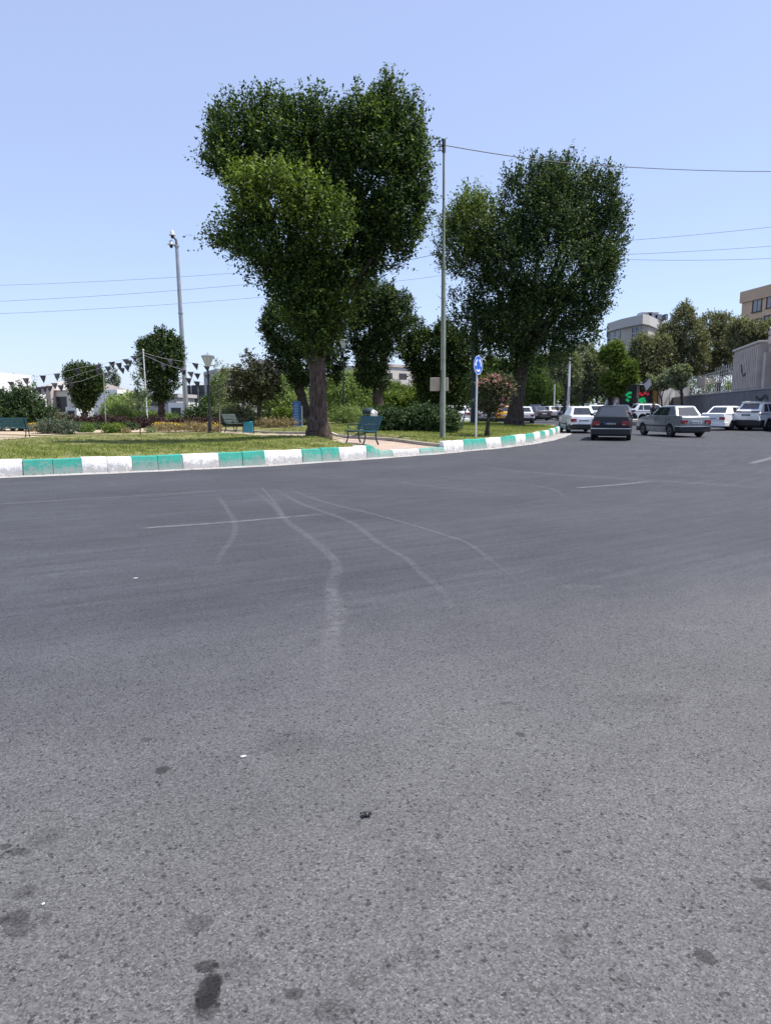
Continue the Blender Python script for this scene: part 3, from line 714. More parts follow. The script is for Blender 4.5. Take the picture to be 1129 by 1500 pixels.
# massed yellow flowers: nobody could count them
def flower_mass(name, px0, px1, Y0, Y1, n, hgt, seed):
    r = np.random.default_rng(seed); C = []; 
    for i in range(n):
        px = r.uniform(px0, px1); Y = r.uniform(Y0, Y1); b = base(px, Y); C.append((b.x, b.y, b.z))
    C = np.array(C); C = C[hole(C, 1.1, seed) > -.5]
    lv = np.repeat(C, 14, 0); lv += r.normal(0, .09, lv.shape); lv[:, 2] = np.repeat(C[:, 2], 14) + r.uniform(0, hgt, len(lv))
    up = np.tile([0, 0, 1.], (len(lv), 1)); Qg = leaf_quads(lv, up, r.normal(0, 1, lv.shape), .12, .035)
    keep = r.random(len(C)) < np.clip((C[:, 1] - Y0) / (Y1 - Y0) * 1.2, .12, 1)
    Cf = np.repeat(C[keep], 5, 0); Cf += r.normal(0, .09, Cf.shape); Cf[:, 2] = np.repeat(C[keep][:, 2], 5) + hgt + r.uniform(-.03, .05, len(Cf))
    upf = np.tile([0, 0, 1.], (len(Cf), 1)); Qf = leaf_quads(Cf, r.normal(0, 1, Cf.shape), upf, .075, .07, 1.2)
    Q = np.concatenate([Qg, Qf]); t = np.concatenate([r.normal(.45, .2, len(Qg)), r.normal(.5, .2, len(Qf))])
    o = quads_obj(name, Q, t, [LEAF['straw'], LEAF['yellow']])
    mi = np.zeros(len(Q), np.int32); mi[len(Qg):] = 1; o.data.polygons.foreach_set('material_index', mi); o.data.update()
    return tag(o, kind='stuff')
tag(flower_mass('yellow_flowers', 228, 322, 34.2, 41, 620, .30, 4), 'yellow flowers massed in the bed left of the black lamp post', 'flowers')
tag(flower_mass('yellow_flowers', 42, 82, 34, 38, 200, .35, 5), 'strip of yellow flowers behind the leftmost bench', 'flowers')
tag(flower_mass('yellow_flowers', 395, 432, 49, 52, 120, .3, 6), 'bright yellow flowers beyond the path near the blue panel', 'flowers')

# grass of the lawn
def grass(n):
    r = np.random.default_rng(9); B = []
    while len(B) < n:
        a = r.uniform(-1.72, .12); e = .16 + abs(r.normal(0, 1)) * 5.0 if r.random() < .75 else r.uniform(.16, 14)
        p = KP(a, -e)
        if p.y > 52 or abs(p.x / p.y) > .62: continue
        pd = path_d(p.x, p.y)
        if pd < .10: continue
        inb = False
        for poly in (BED,):
            c = False
            for i in range(len(poly)):
                (ax, ay), (bx, by) = poly[i], poly[(i + 1) % len(poly)]
                if (ay > p.y) != (by > p.y) and p.x < (bx - ax) * (p.y - ay) / (by - ay) + ax: c = not c
            inb |= c
        if inb: continue
        B.append((p.x, p.y, gz(p.x, p.y), e, pd))
    B = np.array(B); C = B[:, :3]
    dens = hole(C, .9, 21) * .8 + .8 * hole(C, 3.5, 22)
    dry = np.clip(1.0 - B[:, 3] / 1.0, 0, 1) * .55 + np.clip(.5 - B[:, 4], 0, .5) * .6
    keep = dens > -1.3 + 1.0 * np.clip(.8 - B[:, 3], 0, 1) * 1.2
    C, dens, dry = C[keep], dens[keep], dry[keep]
    m = 4; C = np.repeat(C, m, 0) + np.c_[r.normal(0, .035, (len(C) * m, 2)), np.zeros(len(C) * m)]
    dens = np.repeat(dens, m); dry = np.repeat(dry, m); k = len(C)
    C[:, 2] -= .01
    h = r.uniform(.02, .065, k) * (1 + .35 * np.clip(dens, -1, 1)) * (1 - .4 * dry); w = r.uniform(.007, .014, k)
    an = r.uniform(0, 2 * pi, k); s = np.c_[np.cos(an), np.sin(an), np.zeros(k)] * w[:, None]
    lean = np.c_[r.normal(0, .5, (k, 2)) * h[:, None], h]
    Q = np.stack([C - s, C + s, C + s * .3 + lean, C - s * .3 + lean], 1)
    o = quads_obj('grass', Q, (.36 - .17 * dens) + dry + r.normal(0, .14, k), LEAF['grass'])
    return tag(o, 'short patchy lawn grass growing on the island', 'grass', kind='stuff')
grass(34000)

# ------------------------------------------------------------------ street furniture
TEAL = mat('teal_paint', (.010, .095, .115), .45, var=.25, scale=9)
TEALD = mat('dark_teal_paint', (.006, .034, .042), .75, var=.2)
BLACK = mat('black_metal', (.012, .012, .013), .45)
GALV = mat('galvanised_steel', (.36, .37, .38), .45, .6, var=.12, scale=3)
WHITEP = mat('white_pole_paint', (.66, .67, .68), .5)
POLEG = mat('weathered_green_pole', (.25, .28, .22), .6, .2, var=.25, scale=2.5)
BEIGE = mat('beige_box_paint', (.42, .36, .27), .6)
WIRE = mat('black_cable', (.02, .02, .022), .6)
GLASSW = mat('frosted_lantern', (.62, .66, .68), .25, var=.05)
RUST = mat('dark_wood_slat', (.05, .075, .07), .6, var=.3)

def bench(name, label, px, Y, face, slat, frame, scale=1.0, L=1.45, loc=None):
    b = loc if loc else base(px, Y)
    root = thing(name, b, label, 'bench', 'park benches on the island', rz=math.atan2(face[1], face[0]) - pi / 2, scale=scale)
    # local +Y is the way a sitter looks, X is the long axis
    for s in (-1, 1):
        x = s * (L / 2 - .12); mb = MB()
        mb.tube([(x, .30, 0), (x, .235, .14), (x, .20, .28), (x, .24, .405)], [.028, .022, .022, .024], 8)
        mb.tube([(x, -.30, 0), (x, -.22, .15), (x, -.20, .30), (x, -.20, .42)], [.030, .024, .022, .024], 8)
        mb.tube([(x, .25, .405), (x, 0, .385), (x, -.20, .40)], .022, 8)
        mb.tube([(x, -.20, .40), (x, -.25, .55), (x, -.33, .72), (x, -.385, .88)], [.024, .022, .02, .018], 8)
        mb.build('leg', frame, root, smooth=50)
        ar = MB(); arc = [(x, -.285, .62), (x, -.1, .635), (x, .12, .64)] + [(x, .14 + .07 * math.sin(a), .57 + .07 * math.cos(a)) for a in np.linspace(0, 3.6, 8)]
        ar.tube(arc, .017, 7); ar.build('armrest', frame, root, smooth=50)
    st = MB()
    for i in range(6):
        y = .25 - i * .085; z = .435 - .022 * math.sin(pi * (i + .3) / 6)
        st.box((0, y, z), (L, .066, .026))
    st.build('seat', slat, root, bevel=.006)
    bk = MB()
    for i in range(6):
        t = i / 5; z = .50 + .36 * t; y = -.215 - .155 * t
        bk.box((0, y, z), (L, .024, .062), mat=Matrix.Rotation(.36, 3, 'X'))
    bk.build('backrest', slat, root, bevel=.006)
    return root
bB = GI(345, 632.5); bench('park_bench', 'dark slatted bench left of the turquoise litter bin, beside the garden path', 345, bB.y, (.93, -.25), RUST, BLACK, .95, loc=bB)
bC = GI(531, 648); bC = base(530, 23.8); bench('park_bench', 'dark teal bench near the dropped kerb, right of the tallest elm', 531, 23.8, (-.80, -.60), TEAL, TEALD, 1.0, loc=bC, L=1.2)
bA = GI(16, 641); bench('park_bench', 'blue green bench at the left edge of the photo, seen from behind', 16, bA.y, (-.15, 1), TEAL, TEALD, .85, loc=bA, L=1.7)

# litter bins
def bin_hood(px, Y, label, rz):
    b = base(px, Y); root = thing('litter_bin', b, label, 'litter bin', None, rz=rz)
    TUR = mat('turquoise_bin', (.02, .22, .30), .4, var=.15)
    mb = MB(); mb.box((0, 0, .34), (.40, .36, .52), top=1.12); mb.build('body', TUR, root, bevel=.03)
    fr = MB()
    for s in (-1, 1):
        fr.tube([(s * .24, -.02, 0), (s * .24, -.02, .55), (s * .22, -.12, .78)], .02, 8)
    fr.build('post', BLACK, root, smooth=50)
    hd = MB(); arc = [(-.36 + .0 * i, 0) for i in range(1)]
    pts = [(.30 - .62 * t, .70 + .34 * (1 - t) ** 2 - .12 * t) for t in np.linspace(0, 1, 10)]
    outl = pts + [(x - .01, z - .03) for x, z in reversed(pts)]
    hd.prism(outl, 'y', -.30, .30); hd.build('hood', BLACK, root, bevel=.005)
    return root
bin_hood(364, base(364, 1).y if False else 34.5, 'turquoise litter bin under a curved black hood, beside the second bench', .15)
b = base(540, 27.5); rb = thing('litter_bin', b, 'dark teal round topped litter bin just behind the middle bench', 'litter bin', scale=.84)
mb = MB(); mb.lathe([(.20, 0), (.22, .02), (.24, .72), (.25, .74), (.25, .78)], 18); mb.build('body', TEALD, rb, smooth=40)
mb = MB(); mb.lathe([(.27, .80), (.29, .83), (.28, .95), (.22, 1.05), (.10, 1.10), (.0, 1.11)], 18); mb.build('lid', TEALD, rb, smooth=60)
mb = MB(); mb.box((-.05, -.285, .90), (.20, .02, .10)); mb.build('opening', BLACK, rb)
pb = b + Vector((.20, -.20, .70))
me = bpy.data.meshes.new('plastic_bag'); bm = bmesh.new(); bmesh.ops.create_icosphere(bm, subdivisions=3, radius=.12)
for v in bm.verts:
    v.co.x *= 1.1; v.co.z *= 1.15; v.co *= 1 + .22 * math.sin(v.co.x * 37 + v.co.z * 21) * math.sin(v.co.y * 33 + 1) + random.uniform(-.03, .03)
bm.to_mesh(me); bm.free(); me.materials.append(mat('white_plastic', (.75, .75, .74), .4))
o = bpy.data.objects.new('plastic_bag', me); COL.objects.link(o); o.location = pb
tag(o, 'white crumpled plastic bag on the bin behind the middle bench', 'bag')

# lamp posts
def lamp(px, Y, H, label, lean=0):
    b = base(px, Y); root = thing('lamp_post', b, label, 'street lamp', 'black park lamps')
    mb = MB(); mb.lathe([(.13, 0), (.13, .03), (.085, .06), (.08, .55), (.06, .6), (.05, .64), (.045, H - .95), (.06, H - .93), (.06, H - .86), (.035, H - .82), (.04, H - .55)], 12); mb.build('post', BLACK, root, smooth=35)
    mb = MB(); mb.lathe([(.085, H - .55), (.10, H - .53), (.27, H - .10), (.27, H - .09)], 8); mb.build('lantern', GLASSW, root, smooth=20)
    mb = MB()
    mb.lathe([(.30, H - .10), (.30, H - .07), (.10, H - .01), (.03, H), (.02, H + .07), (0, H + .09)], 16)
    for k in range(8):
        a = 2 * pi * k / 8; mb.tube([(.09 * math.cos(a), .09 * math.sin(a), H - .55), (.28 * math.cos(a), .28 * math.sin(a), H - .09)], .008, 5)
    mb.build('lantern_cap', GALV, root, smooth=35)
lamp(308, 34, 3.52, 'black park lamp with a conical glass lantern at the edge of the flower bed')
lamp(503.5, 45, 5.0, 'thin black park lamp half hidden by foliage right of the tallest elm')
lamp(298, 52, 2.6, 'distant short black park lamp behind the second bench') if False else None

# CCTV mast
b = base(274, 58); root = thing('camera_mast', b, 'tall grey mast with two dome cameras, leaning slightly left', 'camera mast')
top = P(259, 359, 58) - b
mb = MB(); mb.tube([(0, 0, -.1), tuple(top * .5), tuple(top)], [.21, .17, .13], 12); mb.build('pole', GALV, root, smooth=40)
for q in ((.62, .626), (.99, 1.0)): mb = MB(); mb.tube([tuple(top * q[0]), tuple(top * q[1])], .20, 12); mb.build('collar', GALV, root, smooth=40)
mb = MB(); t2 = P(252, 344, 58) - b; mb.tube([tuple(top), tuple(top + Vector((-.02, 0, .35))), tuple(t2)], [.10, .09, .06], 10); mb.tube([tuple(top + Vector((0, 0, -.05))), tuple(P(249, 357, 58) - b)], .04, 8); mb.build('bracket', mat('dark_grey_metal', (.08, .085, .09), .5), root, smooth=40)
for (q, rr) in (((252.5, 344, 58), .20), ((251, 358, 58), .22)):
    c = P(*q) - b; mb = MB()
    mb.lathe([(.0, .34), (.10, .30), (rr * .7, .2), (rr * .8, .02), (rr * 1.3, 0), (rr * 1.3, -.03), (rr * .7, -.05)], 14, c=tuple(c)); d = mb.build('camera', WHITEP, root, smooth=40)
    mb = MB(); mb.lathe([(rr * .62, -.05), (rr * .6, -.14), (rr * .35, -.25), (0, -.29)], 14, c=tuple(c)); mb.build('lens_dome', BLACK, d, smooth=60)

# utility pole on the island with wire to the right
UB = GI(648, 642); UY = UB.y
root = thing('utility_pole', UB, 'tall weathered steel utility pole behind the tall white kerb stone', 'utility pole')
zt = (P(650, 207, UY) - UB).z; xt = (P(650, 207, UY) - UB).x; zm = (P(650, 395, UY) - UB).z
mb = MB(); mb.tube([(0, 0, -.1), (xt * .2, 0, zm * .5), (xt * .45, 0, zm)], [.098, .084, .072], 14); mb.tube([(xt * .45, 0, zm), (xt * .45, 0, zm + .12)], [.085, .085], 14)
mb.tube([(xt * .45, 0, zm + .1), (xt * .75, 0, (zm + zt) / 2), (xt, 0, zt)], [.047, .042, .036], 12); mb.build('pole', POLEG, root, smooth=40)
mb = MB()
for dz in (.02, -.15, -.28): mb.tube([(xt, 0, zt + dz), (xt - .22 + .05 * (dz == .02), 0, zt + dz - .02)], .014, 6)
mb.tube([(xt - .13, 0, zt + .04), (xt - .13, 0, zt - .30)], .018, 6); mb.tube([(xt, 0, zt - .34), (xt, 0, zt + .06)], .062, 8)
mb.build('bracket', mat('dark_grey_metal', (.08, .085, .09), .5), root, smooth=40)
bx = MB()
for (pa, pb_, rz) in ((630, 643.5, .25), (652.5, 656.5, 0)):
    c0, c1 = P(pa, 563, UY + .15) - UB, P(pb_, 563, UY + .15) - UB
    bx.box(((c0.x + c1.x) / 2, .16, c0.z), (abs(c1.x - c0.x), .16, .45), rz=rz * .3)
bx.build('cable_box', BEIGE, root, bevel=.01)
mb = MB(); mb.box((-.03, .13, (P(648, 563, UY) - UB).z), (.42, .03, .10)); mb.build('box_bracket', mat('dark_grey_metal', (.08, .085, .09), .5), root)
mb = MB(); mb.tube([(-.05, -.13, .02), (-.13, -.10, .9), (-.10, -.085, 1.7), (-.085, -.085, 2.3)], .012, 6); mb.build('earth_cable', WIRE, root)

def wire(label, pts, r=.016, cat='cable', name='overhead_cable', group='overhead cables'):
    mb = MB(); L = []
    for i in range(len(pts) - 1):
        a, b_ = Vector(pts[i]), Vector(pts[i + 1]); sag = (b_ - a).length * .006
        for t in np.linspace(0, 1, 14, endpoint=False): L.append(a.lerp(b_, t) - Vector((0, 0, sag * 4 * t * (1 - t))))
    L.append(Vector(pts[-1])); mb.tube(L, r, 5)
    return tag(mb.build(name, WIRE, smooth=60), label, cat, group)
wire('black cable from the utility pole top to the right edge of the photo', [P(652, 213, UY), P(830, 239, UY + 4), P(1160, 251, UY + 13)], .016)
wire('topmost of the three thin cables left of the tallest elm', [P(-40, 419, 62), P(330, 401, 62), P(420, 392, 62)], .010)
wire('middle of the three thin cables left of the tallest elm, ends at the utility pole', [P(-40, 443, 60), P(380, 415, 56), P(640, 372, 30), P(650, 368, UY + .1)], .010)
wire('lowest of the three thin cables on the left', [P(-40, 461, 60), P(375, 436, 60), P(560, 414, 62), P(650, 403, 62), P(760, 394, 62)], .010)
wire('thin cable right of the second elm, topmost of three', [P(880, 355, 64), P(1160, 329, 64)], .013)
wire('middle thin cable right of the second elm', [P(880, 374, 66), P(1160, 358, 66)], .013)
wire('lowest thin cable right of the second elm', [P(880, 379, 62), P(1031, 381, 62), P(1160, 377, 62)], .013)

# teal mast behind the sign
b = base(694.5, 43.5); root = thing('teal_post', b, 'thick dark teal post rising into the second elm, behind the roundabout sign', 'post')
mb = MB(); mb.tube([(0, 0, -.1), (0, 0, 2.4), (-.06, 0, 6.4)], [.23, .21, .17], 14); mb.build('shaft', mat('dark_blue_teal', (.012, .032, .042), .55, var=.2), root, smooth=40)
mb = MB(); mb.tube([(-.12, -.16, 3.2), (-.12, -.16, 4.2)], .03, 6); mb.tube([(-.1, -.2, 1.3), (-.1, -.2, 1.42)], .05, 6); mb.build('conduit', GALV, root)
b = base(674, 31); o = MB(); e = P(683, 597, 31.5) - b
o.tube([(0, 0, -.05), tuple(e)], [.035, .03], 7); o = o.build('stake', BLACK, smooth=40, loc=b); tag(o, 'thin black leaning stake in front of the white hatchback', 'stake')

# roundabout sign
SB = GI(696.5, 641); root = thing('roundabout_sign', SB, 'round blue sign with three white arrows on a slim white post by the kerb', 'road sign')
Hs = (P(698, 535, SB.y) - SB).z
mb = MB(); mb.tube([(0, 0, -.1), (0, 0, Hs + .25)], .032, 10); mb.build('post', WHITEP, root, smooth=40)
BLUE = mat('blue_sign_sheet', (.012, .11, .52), .35, var=.04); WSH = mat('white_sign_sheet', (.82, .84, .86), .35, var=.03)
rd = .335; sgn = math.radians(56)
Rm = Matrix.Rotation(sgn, 4, 'Z') if True else None
def disc_part(name, m, mb_fn, parent):
    mb = MB(); mb_fn(mb)
    mb.v = [tuple(Rm @ Vector(v) + Vector((0, 0, Hs))) for v in mb.v]
    return mb.build(name, m, parent)
def ring2(mb, r0, r1, y, a0=0, a1=2 * pi, n=48):
    vs = []
    for i in range(n + 1):
        a = a0 + (a1 - a0) * i / n
        vs += [(r0 * math.cos(a), y, r0 * math.sin(a)), (r1 * math.cos(a), y, r1 * math.sin(a))]
    mb.add(vs, [(2 * i, 2 * i + 1, 2 * i + 3, 2 * i + 2) for i in range(n)])
def plate_fn(mb):
    pts = [(rd * math.cos(2 * pi * i / 48), rd * math.sin(2 * pi * i / 48)) for i in range(48)]
    mb.prism(pts, 'y', -.052, -.040)
disc = disc_part('disc', BLUE, plate_fn, root)
def border_fn(mb): ring2(mb, rd * .93, rd * .985, -.0545)
disc_part('border', WSH, border_fn, disc)
for k in range(3):
    def arrow_fn(mb, k=k):
        a0 = math.radians(90 + 120 * k + 18); a1 = a0 + math.radians(62)
        ring2(mb, rd * .50, rd * .68, -.0545, a0, a1, 14)
        h = a1 + math.radians(26)
        mb.add([(rd * .38 * math.cos(a1), -.0545, rd * .38 * math.sin(a1)), (rd * .82 * math.cos(a1), -.0545, rd * .82 * math.sin(a1)), (rd * .60 * math.cos(h), -.0545, rd * .60 * math.sin(h))], [(0, 1, 2)])
    disc_part('arrow', WSH, arrow_fn, disc)
mb = MB()
for dz in (-.15, .15): mb.box((0, -.02, Hs + dz), (.09, .05, .03), rz=sgn)
mb.build('clamp', GALV, root)

# tall blue information slab
b = base(435, 43.5); root = thing('blue_panel', b, 'tall blue information panel with white lines, left of the tallest elm trunk', 'information panel')
hh = (P(435, 588, 43.5) - b).z
mb = MB(); mb.box((0, 0, hh / 2), (.46, .12, hh)); mb.box((0, 0, .03), (.6, .3, .06)); mb.build('board', mat('blue_panel_paint', (.015, .085, .24), .4, var=.08), root, bevel=.012)
mb = MB()
for i in range(13): mb.box((-.02 + random.uniform(-.02, .02), -.062, hh * (.16 + .062 * i)), (random.uniform(.2, .32), .006, .022))
mb.build('lettering', mat('pale_blue_lettering', (.35, .5, .65), .5), root)
mb = MB(); mb.tube([(.30, 0, 0), (.30, 0, hh * .82)], .04, 8); mb.build('side_post', GALV, root)
# slanted pale plaque beside the path
b = base(393, 42); root = thing('plaque', b, 'low grey slanted plaque among dry plants beyond the litter bin', 'plaque')
mb = MB(); mb.box((0, 0, .42), (.5, .5, .03), mat=Matrix.Rotation(.6, 3, 'Y')); mb.build('plate', GALV, root)
mb = MB(); mb.tube([(0, 0, -.05), (0, 0, .40)], .03, 8); mb.build('leg', BLACK, root)

# bunting poles and strings
def pole(name, label, b, top, r, m, group):
    mb = MB(); t = top - b; mb.tube([(0, 0, -.1), tuple(t * .5), tuple(t)], [r, r * .9, r * .75], 8); mb.lathe([(r * 1.5, 0), (r * 1.5, .04)], 10)
    mb.lathe([(r * 1.4, 0), (r * 1.2, .05), (0, .07)], 8, c=tuple(t)); o = mb.build(name, m, smooth=40, loc=b); tag(o, label, 'pole', group)
b = base(217, 43.5); pole('flag_pole', 'slim white pole holding bunting, in front of the medium elm', b, P(210, 513, 43.5), .045, WHITEP, 'slim poles in the garden')
b = base(155.5, 41); pole('flag_pole', 'thin grey green pole right of the small round elm', b, P(152, 545, 41), .04, POLEG, 'slim poles in the garden')
FLAG = mat('dark_flag_cloth', (.045, .045, .055), .8, var=.2)
CORD = mat('bunting_cord', (.30, .30, .32), .8)
def bunting(label, pts, Y, flags):
    w0 = [P(px, py, Y) for px, py in pts]; root = thing('bunting', w0[0], label, 'bunting', 'strings of dark bunting')
    mb = MB(); mb.tube([tuple(p - w0[0]) for p in w0], .008, 4); mb.build('cord', CORD, root)
    xs = [p[0] for p in pts]; ys = [p[1] for p in pts]
    for fx in flags:
        fy = float(np.interp(fx, xs, ys)); a = P(fx - 4.8, fy + random.uniform(-.6, .6) , Y) - w0[0]; c = P(fx + 4.8, fy + random.uniform(-.6, .6), Y) - w0[0]
        tip = P(fx + random.uniform(0, 4), fy + random.uniform(9, 12), Y) - w0[0] + Vector((0, random.uniform(-.1, .1), 0)); tip2 = (a + c) / 2 * .5 + tip * .5 + Vector((0, random.uniform(-.07, .07), 0))
        m = MB(); d = Vector((0, .004, 0)); ma = (a + tip) / 2 + (tip2 - (a + c) / 4 - tip / 2) * .4; mc = (c + tip) / 2
        fr = [a, c, mc + Vector((0, .03, 0)), tip, ma - Vector((0, .03, 0))]
        m.add([tuple(q - d) for q in fr] + [tuple(q + d) for q in fr], [(0, 1, 2, 3, 4), (9, 8, 7, 6, 5)] + [(i, i + 5, (i + 1) % 5 + 5, (i + 1) % 5) for i in range(5)])
        m.build('pennant', FLAG, root)
bunting('upper string of dark triangular pennants from the left edge to the slim white pole', [(-30, 572), (0, 563), (38, 554), (63, 550), (84, 547), (120, 538), (145, 534), (165, 530), (188, 525), (211, 515)], 43.5, [-15, 16, 38, 63, 84, 113, 144, 164, 184, 196])
bunting('middle string of dark pennants, passing in front of the small round elm', [(-30, 574), (0, 570), (57, 567), (80, 561), (98, 555), (120, 547), (143, 540), (158, 537), (174, 532), (190, 527), (211, 517)], 42.5, [2, 21, 57, 80, 100, 143, 158, 174, 189])
bunting('lowest string of dark pennants on the left', [(-30, 580), (21, 573), (51, 569), (65, 566), (89, 564), (120, 558), (153, 546), (178, 539), (211, 522)], 44.5, [21, 50, 65, 73, 89, 105, 153, 178, 186])
bunting('string of dark pennants from the slim white pole past the camera mast to the lamp', [(211, 517), (240, 525), (265, 529), (286, 532), (308, 537)], 42.0, [225, 250, 286, 303])
bunting('lower string of dark pennants right of the camera mast', [(211, 520), (240, 533), (276, 544), (290, 547), (307, 549)], 41.0, [240, 268, 279, 289, 303])
bunting('lowest short string of pennants right of the camera mast', [(262, 547), (275, 553), (287, 558), (300, 562)], 43.0, [276, 288])

# ------------------------------------------------------------------ vehicles
TYRE = mat('tyre_rubber', (.012, .012, .012), .8)
RIM = mat('wheel_rim', (.30, .31, .32), .4, .7, var=.1)
TRIM = mat('black_bumper_plastic', (.014, .015, .018), .6)
CHROME = mat('bright_trim', (.6, .62, .64), .25, .8)
REDL = mat('red_tail_lens', (.20, .010, .016), .3)
AMBER = mat('amber_lens', (.45, .14, .02), .3)
CLEARL = mat('clear_lens', (.6, .62, .65), .2)
PLATEW = mat('plate_white', (.62, .64, .66), .4); PLATEB = mat('plate_blue', (.03, .08, .35), .4); PLATEK = mat('plate_digit', (.03, .03, .035), .5)
def glass_mat():
    m, nt, b = nmat('car_glass'); b.inputs['Base Color'].default_value = (.018, .024, .028, 1); b.inputs['Roughness'].default_value = .06
    b.inputs['Specular IOR Level'].default_value = .9; b.inputs['Coat Weight'].default_value = .6; b.inputs['Coat Roughness'].default_value = .04
    return m
GLASS = glass_mat()
def paint(name, col, metal=.0):
    return mat('paint_' + name, col, .35 if not metal else .38, metal, var=.04, scale=1.5, coat=.7)
PW_ = paint('white', (.82, .83, .84)); PK_ = mat('paint_charcoal', (.010, .013, .017), .45, .0, var=.04, scale=1.5, coat=.25, spec=.3)
PK_unused = 0 and paint('charcoal', (.012, .015, .020), .1); PG_ = paint('grey', (.19, .205, .21), .3); PS_ = paint('silver', (.42, .43, .45), .5)
PN_ = paint('navy', (.02, .03, .06), .2); PY_ = paint('taxi_yellow', (.75, .38, .02)); PD_ = paint('dark_silver', (.10, .10, .11), .4)

SALOON = dict(L=3.94, W=1.62, H=1.44, wr=.285, ax=(1.22, -1.13), body=[(-1.93, .34), (-1.965, .52), (-1.955, .74), (-1.93, .90), (-1.88, .945), (-1.38, .985), (-.4, .965), (.78, .945), (1.40, .87), (1.84, .76), (1.93, .64), (1.95, .44), (1.90, .26)],
    cab=dict(zb=.955, zr=1.43, b=(-1.45, .86), r=(-1.02, .10), wb=.70, wr=.515), rear='trunk', zbump=.475, zlamp=.70, winv=(.16, .90))
SALOON2 = dict(L=4.35, W=1.67, H=1.46, wr=.30, ax=(1.32, -1.28), body=[(-2.10, .36), (-2.15, .55), (-2.15, .80), (-2.12, .99), (-2.05, 1.03), (-1.55, 1.04), (-.4, 1.0), (.85, .97), (1.55, .90), (2.0, .78), (2.13, .62), (2.15, .42), (2.08, .24)],
    cab=dict(zb=1.0, zr=1.46, b=(-1.72, .98), r=(-1.10, .15), wb=.725, wr=.53), rear='trunk', zbump=.49, zlamp=.73, winv=(.16, .90))
SUV = dict(L=4.55, W=1.88, H=1.70, wr=.355, ax=(1.38, -1.32), body=[(-2.16, .40), (-2.24, .62), (-2.26, .86), (-2.25, 1.06), (-2.20, 1.16), (-1.8, 1.14), (-.4, 1.07), (1.0, 1.05), (1.7, .99), (2.14, .86), (2.25, .68), (2.26, .46), (2.18, .28)],
    cab=dict(zb=1.08, zr=1.68, b=(-2.19, 1.02), r=(-1.66, .20), wb=.85, wr=.635), rear='hatch', zbump=.64, zlamp=.98, winv=(.40, .90))
HATCH = dict(L=3.95, W=1.72, H=1.50, wr=.30, ax=(1.22, -1.22), body=[(-1.88, .38), (-1.95, .56), (-1.97, .78), (-1.95, .98), (-1.90, 1.03), (-1.6, 1.03), (-.4, 1.0), (.85, .97), (1.45, .90), (1.82, .78), (1.93, .64), (1.95, .44), (1.88, .26)],
    cab=dict(zb=1.0, zr=1.49, b=(-1.93, .92), r=(-1.42, .12), wb=.77, wr=.57), rear='hatch', zbump=.50, zlamp=.86, winv=(.22, .90))

